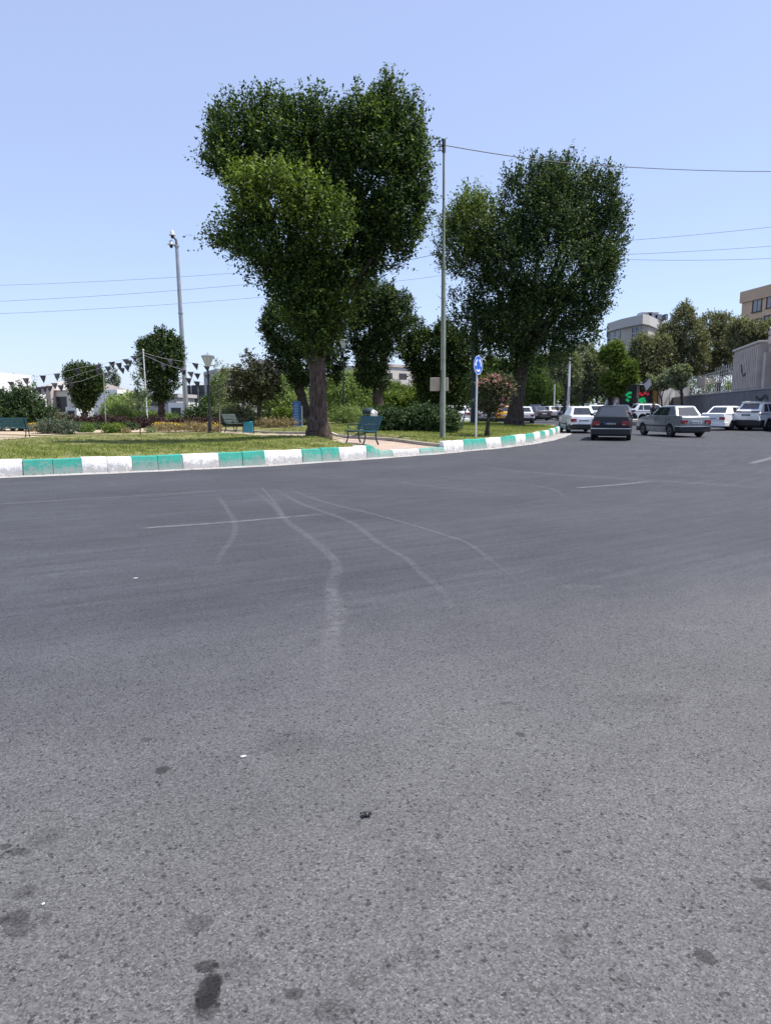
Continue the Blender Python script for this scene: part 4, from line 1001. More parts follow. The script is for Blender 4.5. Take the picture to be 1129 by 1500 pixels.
def car(name, label, spec, paint_m, loc, heading, group='cars on the road', cat='car', full=True, bumper='black', chrome=False, roof_box=False, rails=False, lightbar=False, scale=1.0, plate='white', rack=False):
    """local x forward, y left, z up; heading is the angle of travel from +X"""
    root = thing(name, loc, label, cat, group, rz=heading, scale=scale)
    s = spec; W = s['W']; hw = W / 2; wr = s['wr']; f, r = s['ax']; xl = s['L'] / 2
    arch = wr + .045
    def arcpts(cx): return [(cx + arch * math.cos(a), wr + arch * math.sin(a)) for a in np.linspace(-.25, pi + .25, 12)]
    low = [(f + arch + .03, .22)] + [p for p in arcpts(f)] + [(f - arch - .05, .20), (r + arch + .05, .20)] + [p for p in arcpts(r)] + [(r - arch - .03, .26)]
    outline = s['body'] + low
    mb = MB(); mb.prism(outline, 'y', -hw, hw)
    cb = s['cab']; xb = s['L'] / 2
    def shp(v):
        x, y, z = v; g = 1.0
        if z > .62: g -= .11 * ((z - .62) / .4) ** 1.5
        if z < .45: g -= .05 * (.45 - z) / .25
        e = max(0, abs(x) - (xb - .75)) / .75; g -= .11 * e ** 2
        return (x, y * g, z)
    mb.v = [shp(v) for v in mb.v]
    body = mb.build('body', paint_m, root, smooth=40, bevel=.055, seg=3)
    # greenhouse
    zb, zr, wb, wrf = cb['zb'], cb['zr'], cb['wb'], cb['wr']; (xr0, xf0), (xr1, xf1) = cb['b'], cb['r']
    mb = MB()
    lower = [(xr0, -wb * .97), (xf0, -wb * .97), (xf0, wb * .97), (xr0, wb * .97)]; up = [(xr1, -wrf), (xf1, -wrf), (xf1, wrf), (xr1, wrf)]
    vs = [(x, y, zb - .06) for x, y in lower] + [(x, y, zr - .035) for x, y in up]
    xm = (xr1 + xf1) / 2
    vs += [(xr1 + .16, -wrf * .8, zr - .005), (xf1 - .2, -wrf * .8, zr), (xf1 - .2, wrf * .8, zr), (xr1 + .16, wrf * .8, zr - .005)]
    mb.add(vs, [(0, 1, 5, 4), (1, 2, 6, 5), (2, 3, 7, 6), (3, 0, 4, 7), (4, 5, 9, 8), (5, 6, 10, 9), (6, 7, 11, 10), (7, 4, 8, 11), (8, 9, 10, 11)])
    mb.build('cabin', paint_m, body, smooth=50, bevel=.05, seg=3)
    V = [Vector(v) for v in vs]
    def quadpt(a, b_, c, d, u, v): return (a.lerp(b_, u)).lerp(d.lerp(c, u), v)
    def panel(a, b_, c, d, rect, name, inset=.006):
        n_ = (b_ - a).cross(d - a).normalized()
        pts = [quadpt(a, b_, c, d, u, v) + n_ * inset for u, v in rect]
        back = [p - n_ * (inset + .02) for p in pts]; k = len(pts)
        m = MB(); m.add(pts + back, [tuple(range(k)), tuple(reversed(range(k, 2 * k)))] + [((i + 1) % k, i, i + k, (i + 1) % k + k) for i in range(k)])
        return m.build(name, GLASS, root)
    rv = .10 if s['rear'] == 'trunk' else .16
    panel(V[3], V[0], V[4], V[7], [(.11, s['winv'][0]), (.89, s['winv'][0]), (.87, s['winv'][1]), (.13, s['winv'][1])], 'rear_window')
    panel(V[1], V[2], V[6], V[5], [(.07, .12), (.93, .12), (.90, .92), (.10, .92)], 'windscreen')
    q = (.30, .62) if s['rear'] == 'trunk' else (.30, .60)
    for (a, b_, c, d, fl) in ((V[0], V[1], V[5], V[4], 0), (V[2], V[3], V[7], V[6], 1)):
        def R(u): return u if not fl else 1 - u
        def pan(u0, u1, u2, u3):
            rect = [(R(u0), .16), (R(u1), .16), (R(u2), .88), (R(u3), .88)]
            if fl: rect = [rect[1], rect[0], rect[3], rect[2]]
            panel(a, b_, c, d, rect, 'side_window')
        pan(.31, .585, .565, .27); pan(.615, .93, .955, .60)
        if s['rear'] == 'hatch': pan(.12, .28, .24, .10)
    # underside and bumpers
    mb = MB(); mb.box((0, 0, .36), (s['L'] - .5, W - .42, .34)); mb.build('underbody', TRIM, root)
    xr = s['body'][1][0]; xf = -xr if False else s['body'][-2][0]
    def bump(x0, dirn, z0, z1, m, nm, proud=.05):
        mb = MB(); p = []
        for y in np.linspace(-hw * .93, hw * .93, 9): p.append((x0 + dirn * (proud - .10 * abs(y / hw) ** 3), y))
        pts = p + [(x0 - dirn * .42, hw * .985), (x0 - dirn * .42, -hw * .985)]
        if dirn > 0: pts = pts[::-1]
        mb.prism(pts, 'z', z0, z1); return mb.build(nm, m, root, bevel=.025, smooth=40)
    bm_ = TRIM if bumper == 'black' else paint_m
    zz = s['zbump'] - .05
    rbm = bump(xr, -1, (.25 if s['rear'] == 'trunk' else .30), zz + .05, bm_, 'rear_bumper'); bump(xf, 1, .22, zz + .0, bm_, 'front_bumper')
    if chrome:
        mb = MB(); p = [(xr - (.062 - .10 * abs(y / hw) ** 3), y) for y in np.linspace(-hw * .95, hw * .95, 9)]; mb.prism(p + [(xr + .38, hw * .99), (xr + .38, -hw * .99)], 'z', zz + .052, zz + .085); mb.build('bumper_strip', CHROME, rbm)
    # lamps, plate
    zt = s['zlamp']
    if lightbar:
        for sd in (-1, 1):
            mb = MB(); mb.box((xr + .0, sd * hw * .60, zt + .14), (.10, hw * .50, .075), rz=-sd * .10); mb.build('tail_light', mat('dark_red_lens', (.06, .008, .01), .25), root, bevel=.015)
        mb = MB(); mb.box((xr - .015, 0, zt + .14), (.06, hw * 1.0, .05)); mb.build('light_bar', TRIM, root, bevel=.01)
    else:
        for sd in (-1, 1):
            mb = MB(); hgt = .17 if s['rear'] == 'trunk' else .22
            mb.box((xr + .035, sd * hw * .70, zt - .01), (.13, hw * .36, hgt), rz=-sd * .07); o = mb.build('tail_light', REDL, root, bevel=.012)
            mb = MB(); mb.box((xr - .033, sd * hw * .62, zt - .05), (.012, hw * .17, hgt * .34), rz=-sd * .07); mb.build('reversing_lens', mat('pale_red_lens', (.40, .16, .15), .3), o)
    for sd in (-1, 1):
        mb = MB(); mb.box((xf - .05, sd * hw * .68, s['body'][-3][1] + .0), (.14, hw * .38, .15), rz=sd * .14); mb.build('headlight', CLEARL, root, bevel=.015)
    zp = zt - .02 if not lightbar else zt - .06
    mb = MB(); mb.box((xr - .012, 0, zp), (.03, .52, .115)); pl = mb.build('licence_plate', PLATEW if plate == 'white' else TRIM, root, bevel=.004)
    if full:
        mb = MB(); mb.box((xr - .030, .235, zp), (.008, .045, .105)); mb.build('plate_band', PLATEB, pl)
        mb = MB()
        for i in range(6): mb.box((xr - .030, .15 - i * .062 - (.02 if i > 3 else 0), zp + random.uniform(-.004, .004)), (.006, random.uniform(.026, .040), random.uniform(.05, .07)))
        mb.build('plate_digits', PLATEK if plate == 'white' else PLATEW, pl)
    # mirrors, handles
    for sd in (-1, 1):
        mb = MB(); mb.box((xf0 - .22, sd * (hw + .07), zb + .06), (.10, .17, .12), rz=sd * .15); mb.tube([(xf0 - .2, sd * (wb), zb + .01), (xf0 - .2, sd * (hw + .04), zb + .04)], .025, 6); mb.build('mirror', TRIM if bumper == 'black' else paint_m, root, bevel=.025)
        if full:
            mb = MB()
            for hx in (.02, -.92): mb.box((hx, sd * (hw * .965), .80 if s['rear'] == 'trunk' else .92), (.17, .035, .03))
            mb.build('door_handle', TRIM, root, bevel=.008)
            mb = MB()
            for hx in (.12 + .0, -.80): mb.box((hx * .98, sd * (hw * .985), .58), (.010, .012, .62))
            mb.box((xm * 0 - .1, sd * (hw * .998), .50), (2.2, .02, .05)); mb.build('door_seam', TRIM, root)
    # wheels
    for cx in (f, r):
        for sd in (-1, 1):
            w = bpy.data.objects.new('wheel', None); COL.objects.link(w); w.parent = root; w.location = (cx, sd * (hw - .115), wr); w.empty_display_size = .1
            def cyl(prof, nm, m):
                mb = MB(); mb.lathe(prof, 22); mb.v = [(v[0], v[2], v[1]) if sd > 0 else (v[0], -v[2], v[1]) for v in mb.v]; mb.build(nm, m, w, smooth=40)
            cyl([(wr * .6, -.09), (wr * .93, -.09), (wr, -.06), (wr, .06), (wr * .93, .092), (wr * .66, .094)], 'tyre', TYRE)
            mb = MB(); mb.lathe([(wr * .66, .085), (wr * .64, .092), (wr * .56, .07), (wr * .3, .078), (wr * .12, .09), (0, .092)], 20)
            if full:
                for k in range(8):
                    a = 2 * pi * k / 8; mb.box((wr * .40 * math.cos(a), wr * .40 * math.sin(a), .085), (wr * .36, wr * .11, .02), rz=a)
            mb.v = [(v[0], v[2], v[1]) if sd > 0 else (v[0], -v[2], v[1]) for v in mb.v]; mb.build('rim', RIM, w, smooth=30)
    if rails:
        mb = MB()
        for sd in (-1, 1): mb.tube([(xr1 + .05, sd * wrf * .9, zr - .02), (xr1 + .2, sd * wrf * .9, zr + .05), (xf1 - .2, sd * wrf * .9, zr + .05), (xf1 - .05, sd * wrf * .9, zr - .01)], .018, 6)
        mb.build('roof_rail', CHROME, root)
        mb = MB(); mb.box((xr1 + .02, 0, zr - .01), (.28, wrf * 1.9, .05)); mb.build('spoiler', paint_m, root, bevel=.015)
    if rack:
        mb = MB(); mb.box((0, 0, zr + .06), (.5, .22, .16)); mb.build('roof_sign', PLATEW, root, bevel=.03)
    return root
def at_rear(px, Y, hd, spec, sc_=1.0):
    """place by the pixel column of the rear bumper's middle"""
    p = Vector(((px - CX) / F * (Y * math.cos(PITCH) + EYE * math.sin(PITCH)), Y, 0))
    return p + Vector((math.cos(hd), math.sin(hd), 0)) * spec['L'] / 2 * sc_
def hdg(px, off): return pi / 2 - math.atan((px - CX) / F) + math.radians(off)
def put(name, label, spec, pm, px, Y, off, **kw):
    h = hdg(px, off); return car(name, label, spec, pm, at_rear(px, Y, h, spec, kw.get('scale', 1.0)), h, **kw)
put('saloon_car', 'black saloon driving away, seen square from behind', SALOON2, PK_, 893, 30.8, -1.5, bumper='black', chrome=True, scale=1.0, plate='black')
put('saloon_car', 'old white saloon with black bumper, just left of the black saloon', SALOON, PW_, 855, 39.5, 11, chrome=True)
put('saloon_car', 'grey saloon with pale boot turning left, right of the black saloon', SALOON, PG_, 1018, 34.2, 33, chrome=True, scale=1.03)
put('saloon_car', 'white saloon between the grey saloon and the large white car', SALOON2, PW_, 1041, 44.5, -26, bumper='body', group='cars at the wall')
put('suv', 'large white sport utility car at the right edge, dark lower bumper and roof rails', SUV, PW_, 1090, 44.0, -31, rails=True, lightbar=True, plate='black', group='cars at the wall', cat='car')
# smaller cars farther away
put('suv', 'white pickup like car parked beyond the black saloon, facing right', SUV, PW_, 921, 72, -72, full=False, group='parked cars farther off', rails=True)
put('saloon_car', 'navy car mostly hidden behind the black saloon', HATCH, PN_, 906, 55, -2, full=False, group='cars farther off', scale=1.05)
put('saloon_car', 'white car whose roof shows between the white and the black saloon', HATCH, PW_, 874, 62, 6, full=False, group='cars farther off', scale=1.05, rack=True)
put('saloon_car', 'white saloon right of the second elm trunk, seen from behind', SALOON, PW_, 769, 63, 4, full=False, group='cars farther off')
put('saloon_car', 'dark silver saloon standing in the far road left of the street tree', SALOON2, PD_, 797, 76, 28, full=False, group='cars farther off')
put('suv', 'dark tall car behind the dark silver saloon', SUV, PN_, 783, 84, 0, full=False, group='cars farther off')
put('hatchback', 'white hatchback just left of the thin street tree trunk', HATCH, PW_, 814, 82, 26, full=False, group='cars farther off')
put('hatchback', 'second white hatchback half behind the thin street tree trunk', HATCH, PS_, 822, 88, 20, full=False, group='cars farther off')
put('saloon_car', 'silver car behind the street tree, left of the old white saloon', HATCH, PS_, 836, 74, 10, full=False, group='cars farther off')
put('hatchback', 'white hatchback behind the hedge, left of the teal post', HATCH, PW_, 674, 58, 17, full=True, bumper='body', group='cars behind the island', scale=1.02)
put('saloon_car', 'yellow taxi showing between the oleander and the second elm trunk', SALOON, PY_, 741, 61, 8, full=False, group='cars behind the island', rack=False, cat='taxi', scale=1.05)
put('saloon_car', 'pale silver car seen through the oleander', SALOON, PS_, 712, 61, 10, full=False, group='cars behind the island', scale=1.05)

# ------------------------------------------------------------------ road marks: tyre traces and thin worn lines lying on the asphalt
def mark_mat(name, col, amount, scale):
    m, nt, b = nmat(name); n = N(nt)
    pos = n('NewGeometry').outputs['Position']
    a = n('Attribute', attribute_name='fade')
    f = n.ramp(n.math('ADD', n.math('MULTIPLY', n.noise(pos, scale, 5, .7), .6), n.math('MULTIPLY', n.noise(pos, 90, 2), .4)), [(.38, .0), (.62, 1.0)])
    b.inputs['Base Color'].default_value = col + (1,); b.inputs['Roughness'].default_value = .9
    n.l(n.math('MULTIPLY', n.math('MULTIPLY', f, a.outputs['Fac']), amount), b.inputs['Alpha'])
    return m
TRACE = mark_mat('dusty_trace', (.26, .255, .27), .26, 11); LINE = mark_mat('worn_white_line', (.42, .41, .41), .45, 9); DARKT = mark_mat('dark_trace', (.045, .046, .05), .5, 6)
def trace(name, px_pts, w0, w1, m, z=.006, f0=1.0, f1=.3):
    pts = [G0(*q) for q in px_pts]; pts = [p + Vector((random.gauss(0, .02), random.gauss(0, .02), 0)) for p in pts]; C = []
    for i in range(len(pts) - 1):
        p0, p1, p2, p3 = pts[max(i - 1, 0)], pts[i], pts[i + 1], pts[min(i + 2, len(pts) - 1)]
        for t in np.linspace(0, 1, 8, endpoint=False):
            C.append(.5 * ((2 * p1) + (p2 - p0) * t + (2 * p0 - 5 * p1 + 4 * p2 - p3) * t * t + (3 * p1 - p0 - 3 * p2 + p3) * t ** 3))
    C.append(pts[-1]); mb = MB(); fade = []
    k = len(C)
    for i, c in enumerate(C):
        t = (C[min(i + 1, k - 1)] - C[max(i - 1, 0)]); t.z = 0; t.normalize(); nn = Vector((-t.y, t.x, 0)); u = i / (k - 1); w = w0 + (w1 - w0) * u
        for s, fd in ((-1, 0), (-.45, 1), (.45, 1), (1, 0)):
            q = c + nn * s * w * (1 + .18 * math.sin(i * .37 + s * 2)); mb.v.append((q.x, q.y, z)); fade.append(fd * (f0 + (f1 - f0) * u) * min(1, u * 8) * min(1, (1 - u) * 5))
    for i in range(k - 1):
        for j in range(3): a = i * 4 + j; mb.f.append((a, a + 1, a + 5, a + 4)); mb.m.append(0)
    o = mb.build(name, m, fix=False); at = o.data.attributes.new('fade', 'FLOAT', 'POINT'); at.data.foreach_set('value', fade)
    return tag(o, kind='structure')
trace('tyre_mark', [(366, 714), (395, 738), (420, 762), (452, 788), (474, 812), (486, 834), (484, 862), (487, 900), (483, 950), (481, 1000), (478, 1060)], .05, .075, TRACE, .006, 1, .8)
trace('tyre_mark', [(484, 862), (497, 880), (498, 905), (486, 935), (478, 960)], .05, .05, TRACE, .010, .8, .6)
trace('tyre_mark', [(398, 716), (440, 738), (490, 756), (522, 771), (556, 797), (592, 820), (620, 846), (648, 874), (676, 925)], .06, .035, TRACE, .006, 1, .7)
trace('tyre_mark', [(420, 717), (470, 734), (540, 752), (600, 769), (650, 784), (690, 797), (725, 825), (765, 858)], .055, .03, TRACE, .006, 1, .7)
trace('tyre_mark', [(316, 725), (330, 746), (343, 768), (341, 790), (330, 812), (318, 838)], .05, .035, TRACE, .006, .9, .7)
trace('tyre_mark', [(560, 704), (640, 714), (720, 722), (800, 733)], .12, .10, TRACE, .006, .5, .3)
trace('tyre_mark', [(690, 684), (800, 694), (930, 703), (1060, 711), (1140, 716)], .22, .34, TRACE, .006, .5, .55)
0 and trace('tyre_mark', [(640, 735), (740, 742), (850, 748), (980, 748), (1140, 742)], .06, .08, TRACE, .012, .6, .5)
0 and trace('tyre_mark', [(700, 668), (820, 680), (960, 686), (1140, 690)], .12, .16, TRACE, .014, .5, .5)
0 and trace('tyre_mark', [(900, 655), (980, 668), (1060, 676), (1140, 680)], .10, .14, TRACE, .015, .5, .5)
trace('tyre_mark', [(540, 690), (680, 702), (800, 716), (830, 735)], .05, .05, TRACE, .0165, .7, .5)
trace('tyre_mark', [(360, 716), (420, 722), (520, 728), (640, 728), (760, 722)], .05, .05, TRACE, .0125, .6, .4)
0 and trace('tyre_mark', [(730, 812), (800, 818), (900, 822), (1040, 815)], .05, .05, TRACE, .0135, .5, .4)
trace('tyre_mark', [(380, 712), (400, 735), (416, 758), (420, 764)], .04, .04, TRACE, .0145, .8, .8)
trace('tyre_mark', [(820, 862), (850, 860), (890, 863)], .07, .05, TRACE, .006, .7, .6)
trace('tyre_mark', [(-20, 741), (150, 730), (335, 718)], .10, .08, TRACE, .010, .9, .8)
trace('tyre_mark', [(120, 735), (240, 727), (330, 719)], .07, .07, TRACE, .014, .7, .7)
trace('lane_line', [(202, 776), (330, 766), (470, 754)], .07, .06, LINE, .010, .8, .6)
trace('lane_line', [(842, 716), (900, 711), (958, 705)], .09, .09, LINE, .010, .8, .7)
trace('lane_line', [(1098, 680), (1118, 674), (1145, 667)], .12, .12, LINE, .010, 1, 1)
for i in range(12):
    a = random.uniform(-1.75, -.35); off = random.uniform(1.2, 13); ln = random.uniform(.05, .22)
    pts = [proj(KP(a + ln * t, off + random.uniform(-.1, .1), 0)) for t in (0, .35, .7, 1)]
    if any(abs(q[0] - 564) > 900 or q[1] > 1400 for q in pts): continue
    trace('tyre_mark', pts, random.uniform(.05, .16), random.uniform(.05, .16), TRACE if i % 3 else DARKT, .018 + .0008 * i, random.uniform(.1, .3), random.uniform(.05, .2))
# litter on the asphalt
def scrap(name, label, px, py, sx, sy, h, m, seed, cat):
    p = G0(px, py); bm = bmesh.new(); bmesh.ops.create_grid(bm, x_segments=6, y_segments=4, size=.5)
    r = random.Random(seed)
    for v in bm.verts:
        v.co.x *= sx * (1 + r.uniform(-.15, .15)); v.co.y *= sy * (1 + r.uniform(-.25, .25)); v.co.z = h * r.uniform(.3, 1)
    bmesh.ops.solidify(bm, geom=bm.faces[:], thickness=.003)
    me = bpy.data.meshes.new(name); bm.to_mesh(me); bm.free(); me.materials.append(m)
    o = bpy.data.objects.new(name, me); COL.objects.link(o); o.location = (p.x, p.y, .004); o.rotation_euler = (0, 0, .35); tag(o, label, cat)
scrap('paper_scrap', 'small white paper scrap on the asphalt, left of centre', 357, 1110, .022, .007, .006, mat('paper', (.8, .8, .8), .7), 1, 'litter')
scrap('paper_scrap', 'tiny white paper scrap far left on the asphalt in the middle distance', 199, 848, .03, .012, .008, mat('paper', (.8, .8, .8), .7), 4, 'litter')
scrap('rubber_scrap', 'small shiny black scrap on the asphalt near the middle', 536, 1196, .034, .022, .012, mat('black_rubber', (.012, .012, .014), .35), 2, 'litter')
scrap('paper_scrap', 'white speck of paper near the left dark stains', 64, 1326, .007, .005, .003, mat('paper', (.8, .8, .8), .7), 3, 'litter')

# ------------------------------------------------------------------ street on the right: wall, fence, gatehouse, trees, sign, person
SD = Vector((19, 72, 0)).normalized(); SN = Vector((-SD.y, SD.x, 0))       # street direction and its left normal
W0 = Vector((28, 60, 0))
STONE = mat('grey_stone_wall', (.15, .15, .16), .85, var=.2, scale=1.5, bump=.4)
RIBST = mat('ribbed_beige_stone', (.48, .42, .37), .85, var=.15, scale=1.2, bump=.3)
PALEST = mat('pale_beige_stone', (.55, .50, .45), .85, var=.1)
RAIL = mat('pale_railing_paint', (.42, .40, .37), .5)
WINB = mat('blue_grey_window', (.05, .06, .10), .25)
DARKW = mat('dark_window_glass', (.03, .035, .04), .15)
FRAME = mat('dark_window_frame', (.04, .038, .038), .5)
tuv = lambda t, off=0, z=0: W0 + SD * t + SN * off + Vector((0, 0, z))
ang = math.atan2(SD.y, SD.x)
# pavement by the wall
mb = MB(); a, b_, c, d = tuv(-4, .1), tuv(130, .1), tuv(130, 2.2), tuv(-4, 1.6)
mb.add([(*p.xy, z) for p in (a, b_, c, d) for z in (0, .14)], [(0, 2, 3, 1), (2, 4, 5, 3), (4, 6, 7, 5), (6, 0, 1, 7), (1, 3, 5, 7)]); tag(mb.build('pavement', PAVE), kind='structure')
# grey wall (slightly battered, coping on top)
WT = 2.55
root = thing('stone_wall', tuv(50), 'long grey stone retaining wall under the pale railing, behind the parked white cars', 'wall', rz=ang)
mb = MB(); mb.box((0, 0, WT / 2), (160, .5, WT)); mb.build('wall', STONE, root)
mb = MB(); mb.box((0, .0, WT + .05), (160, .62, .10)); mb.build('coping', mat('coping_stone', (.30, .30, .31), .8), root, bevel=.01)
gr = MB(); r_ = random.Random(5)
for i in range(9):
    x0 = -62.4 + i * .42; z0 = 1.95 + .10 * math.sin(i * .9)
    pts = [(x0 + .2 * math.cos(k * .9 + i) * .8 + k * .05, .272, z0 + .16 * math.sin(k * 1.3 + i * 2)) for k in range(6)]
    gr.tube(pts, .013, 5)
gr.build('graffiti', mat('black_spray', (.02, .02, .025), .8), root)
# gatehouse block with vertical ribs, to the near side of the railing
tA, tB = -8.6, .3
root = thing('gatehouse', tuv(tA + (tB - tA) / 2), 'ribbed beige stone gatehouse wall above the grey wall at the right edge', 'building', rz=ang)
mb = MB(); L_ = tB - tA; mb.box((0, -.6, (5.75 + WT) / 2 + .03), (L_, 1.6, 5.75 - WT - .06))
for i in range(15): mb.box((-L_ / 2 + (i + .5) * L_ / 15, .235, (5.5 + WT) / 2 + .1), (L_ / 15 * .62, .10, 5.3 - WT))
mb.build('wall', RIBST, root)
mb = MB(); mb.box((0, -.6, 5.83), (L_ + .2, 1.9, .16)); mb.build('cornice', PALEST, root, bevel=.02)
mb = MB(); mb.tube([(1.0, .32, 4.55), (.7, .33, 4.5), (.4, .33, 4.0), (-.3, .33, 3.65), (-.8, .33, 3.75), (-.9, .33, 3.95)], .035, 6); mb.build('hanging_cable', WIRE, root)
mb = MB(); mb.box((1.5, .33, 4.5), (.28, .12, .2)); mb.box((-1.0, .33, 3.95), (.2, .1, .18)); mb.build('junction_box', PALEST, root)
root = thing('terrace_house', tuv(-13), 'beige house with a balustrade and blue grilled window at the right edge', 'building', rz=ang)
mb = MB(); mb.box((.2, -.9, 5.35), (8.1, 1.2, .55)); mb.box((3.8, -.75, 3.7), (.9, 1.5, 2.7)); mb.box((-2.0, -1.3, 3.6), (10.5, .6, 2.9)); mb.build('wall', RIBST, root)
mb = MB()
for i in range(9): mb.lathe([(.10, 0), (.06, .08), (.12, .25), (.05, .45), (.09, .52)], 8, c=(3.6 - i * .85, -.5, 5.64))
mb.box((.2, -.5, 6.20), (8.0, .25, .10)); mb.build('balustrade', PALEST, root, smooth=40)
mb = MB(); mb.box((3.75, -.45, 5.85), (.5, .5, .5)); mb.lathe([(.14, 0), (.28, .1), (.34, .3), (.2, .42), (.3, .55), (.12, .68), (0, .74)], 10, c=(3.75, -.45, 6.1)); mb.build('urn', PALEST, root, smooth=40)
mb = MB(); mb.box((.6, -.98, 3.75), (5.0, .06, 1.9)); wv = mb.build('window', WINB, root)
mb = MB()
for i in range(17): mb.tube([(-1.8 + i * .3, -.85, 2.85), (-1.8 + i * .3, -.85, 4.65)], .018, 5)
for z in (2.95, 4.3, 4.6): mb.tube([(-1.9, -.85, z), (3.1, -.85, z)], .022, 5)
mb.build('grille', mat('blue_grille', (.16, .19, .30), .5), wv)
# pale railing
root = thing('railing', tuv(40, 0, WT + .10), 'pale steel railing on top of the grey wall', 'fence', rz=ang)
mb = MB(); r_ = random.Random(2)
x = -39.5
pk = MB()
while x < 52:
    h = 2.0 + (.35 if x < -30 else 0); pk.box((x, 0, h / 2), (.06, .06, h)); x += 1.05
pk.build('pickets', RAIL, root)
mb.box((6, 0, .10), (92, .05, .06)); mb.box((6, 0, 1.62), (92, .05, .06)); mb.box((6, 0, 1.95), (92, .05, .05)); mb.build('rail', RAIL, root)
# broken metal lettering fixed on the railing
lt = thing('fence_lettering', tuv(12.5, .12, WT + 1.25), 'white script lettering and pale plate fixed on the railing', 'lettering', rz=ang)
mb = MB()
for i in range(9):
    x0 = -7.6 + i * 1.05; k = [(x0 + .42 * math.cos(a) * (1 if a < 3 else .7), .03, .18 * math.sin(a * 1.15 + i) + .08 * (i % 3)) for a in np.linspace(0, 4.4, 7)]
    mb.tube(k, .055, 5)
mb.tube([(-8.2, .03, -.22), (-2, .03, -.18), (8, .03, -.24)], .05, 5); mb.build('letters', PALEST, lt, smooth=40)
mb = MB(); mb.prism([(1.6, -.45), (7.6, -.30), (8.6, .2), (6.4, .75), (4.4, .55), (2.2, .65)], 'y', 0, .04); mb.build('plate', mat('pale_plate', (.60, .50, .42), .7), lt)

# tan block of flats beyond the wall
def facade_building(name, label, p0, p1, depth, H, z0, wallm, rows, trim=None, group=None, cat='building', winm=None):
    """p0->p1: front facade footprint; the body lies to the right of that direction; rows: list of (u, z, w, h) windows"""
    d = (p1 - p0); L = d.length; d.normalize(); a = math.atan2(d.y, d.x)
    root = thing(name, p0 + d * L / 2 + Vector((0, 0, z0)), label, cat, group, rz=a)
    mb = MB(); mb.box((0, -depth / 2, H / 2), (L, depth, H)); mb.build('wall', wallm, root)
    if trim:
        mb = MB(); mb.box((0, -depth / 2, H - trim[0] / 2 + .02), (L + 2 * trim[1], depth + 2 * trim[1], trim[0])); mb.build('parapet', trim[2], root)
    for (u, z, w, h) in rows:
        x = u * L - L / 2
        mb = MB()
        mb.box((x, .03, z + h / 2), (w + .16, .10, .10)); mb.box((x, .03, z - h / 2), (w + .3, .14, .10))
        for s in (-1, 1): mb.box((x + s * w / 2, .03, z), (.10, .10, h - .1))
        mb.box((x, .02, z), (.06, .06, h - .1)); f = mb.build('window', FRAME, root)
        mb = MB(); mb.box((x, .0, z), (w, .03, h)); mb.build('pane', winm or DARKW, f)
    return root
CURT = mat('curtained_window', (.30, .30, .31), .3, var=.25, scale=.8)
TAN = mat('tan_render', (.62, .45, .30), .9, var=.07, scale=.5); TAN2 = mat('tan_parapet', (.54, .39, .27), .9, var=.08, scale=.5)
Pt = lambda px, Y: Vector(((px - CX) / F * Y, Y, 0))
q0, q1 = Pt(1071, 80), Pt(1135, 72.5); q2 = q0 + (q1 - q0).normalized() * 26
L_ = 26; zr = P(1071, 428, 80).z; u_of = lambda px: ((q0.y - 0) * 0 + _ulen(px)) / L_
def _ulen(px):
    d = (q1 - q0).normalized(); k = (px - CX) / F; t = (k * q0.y - q0.x) / (d.x - k * d.y); return t
wins = [(_ulen(1093) / L_, P(1093, 447, 78).z, 1.5, 1.55), (_ulen(1113) / L_, P(1113, 440, 75.5).z, 1.5, 1.55), (_ulen(1111) / L_, P(1111, 474, 75.5).z, 1.5, 1.5), (_ulen(1095) / L_, P(1095, 480, 78).z, 1.4, 1.5), (.72, zr - 4, 1.5, 1.5), (.72, zr - 7.2, 1.5, 1.5)]
tb = facade_building('apartment_building', 'tan block of flats at the right edge, behind trees', q2, q0, 14, zr, 0, TAN, [(1 - u, z, w, h) for u, z, w, h in wins], trim=(1.15, .18, TAN2), winm=CURT)
mb = MB(); mb.box((13 - 11.5 - 6, -4, zr + .55), (14, 7, 1.15)); mb.build('roof_room', TAN2, tb)

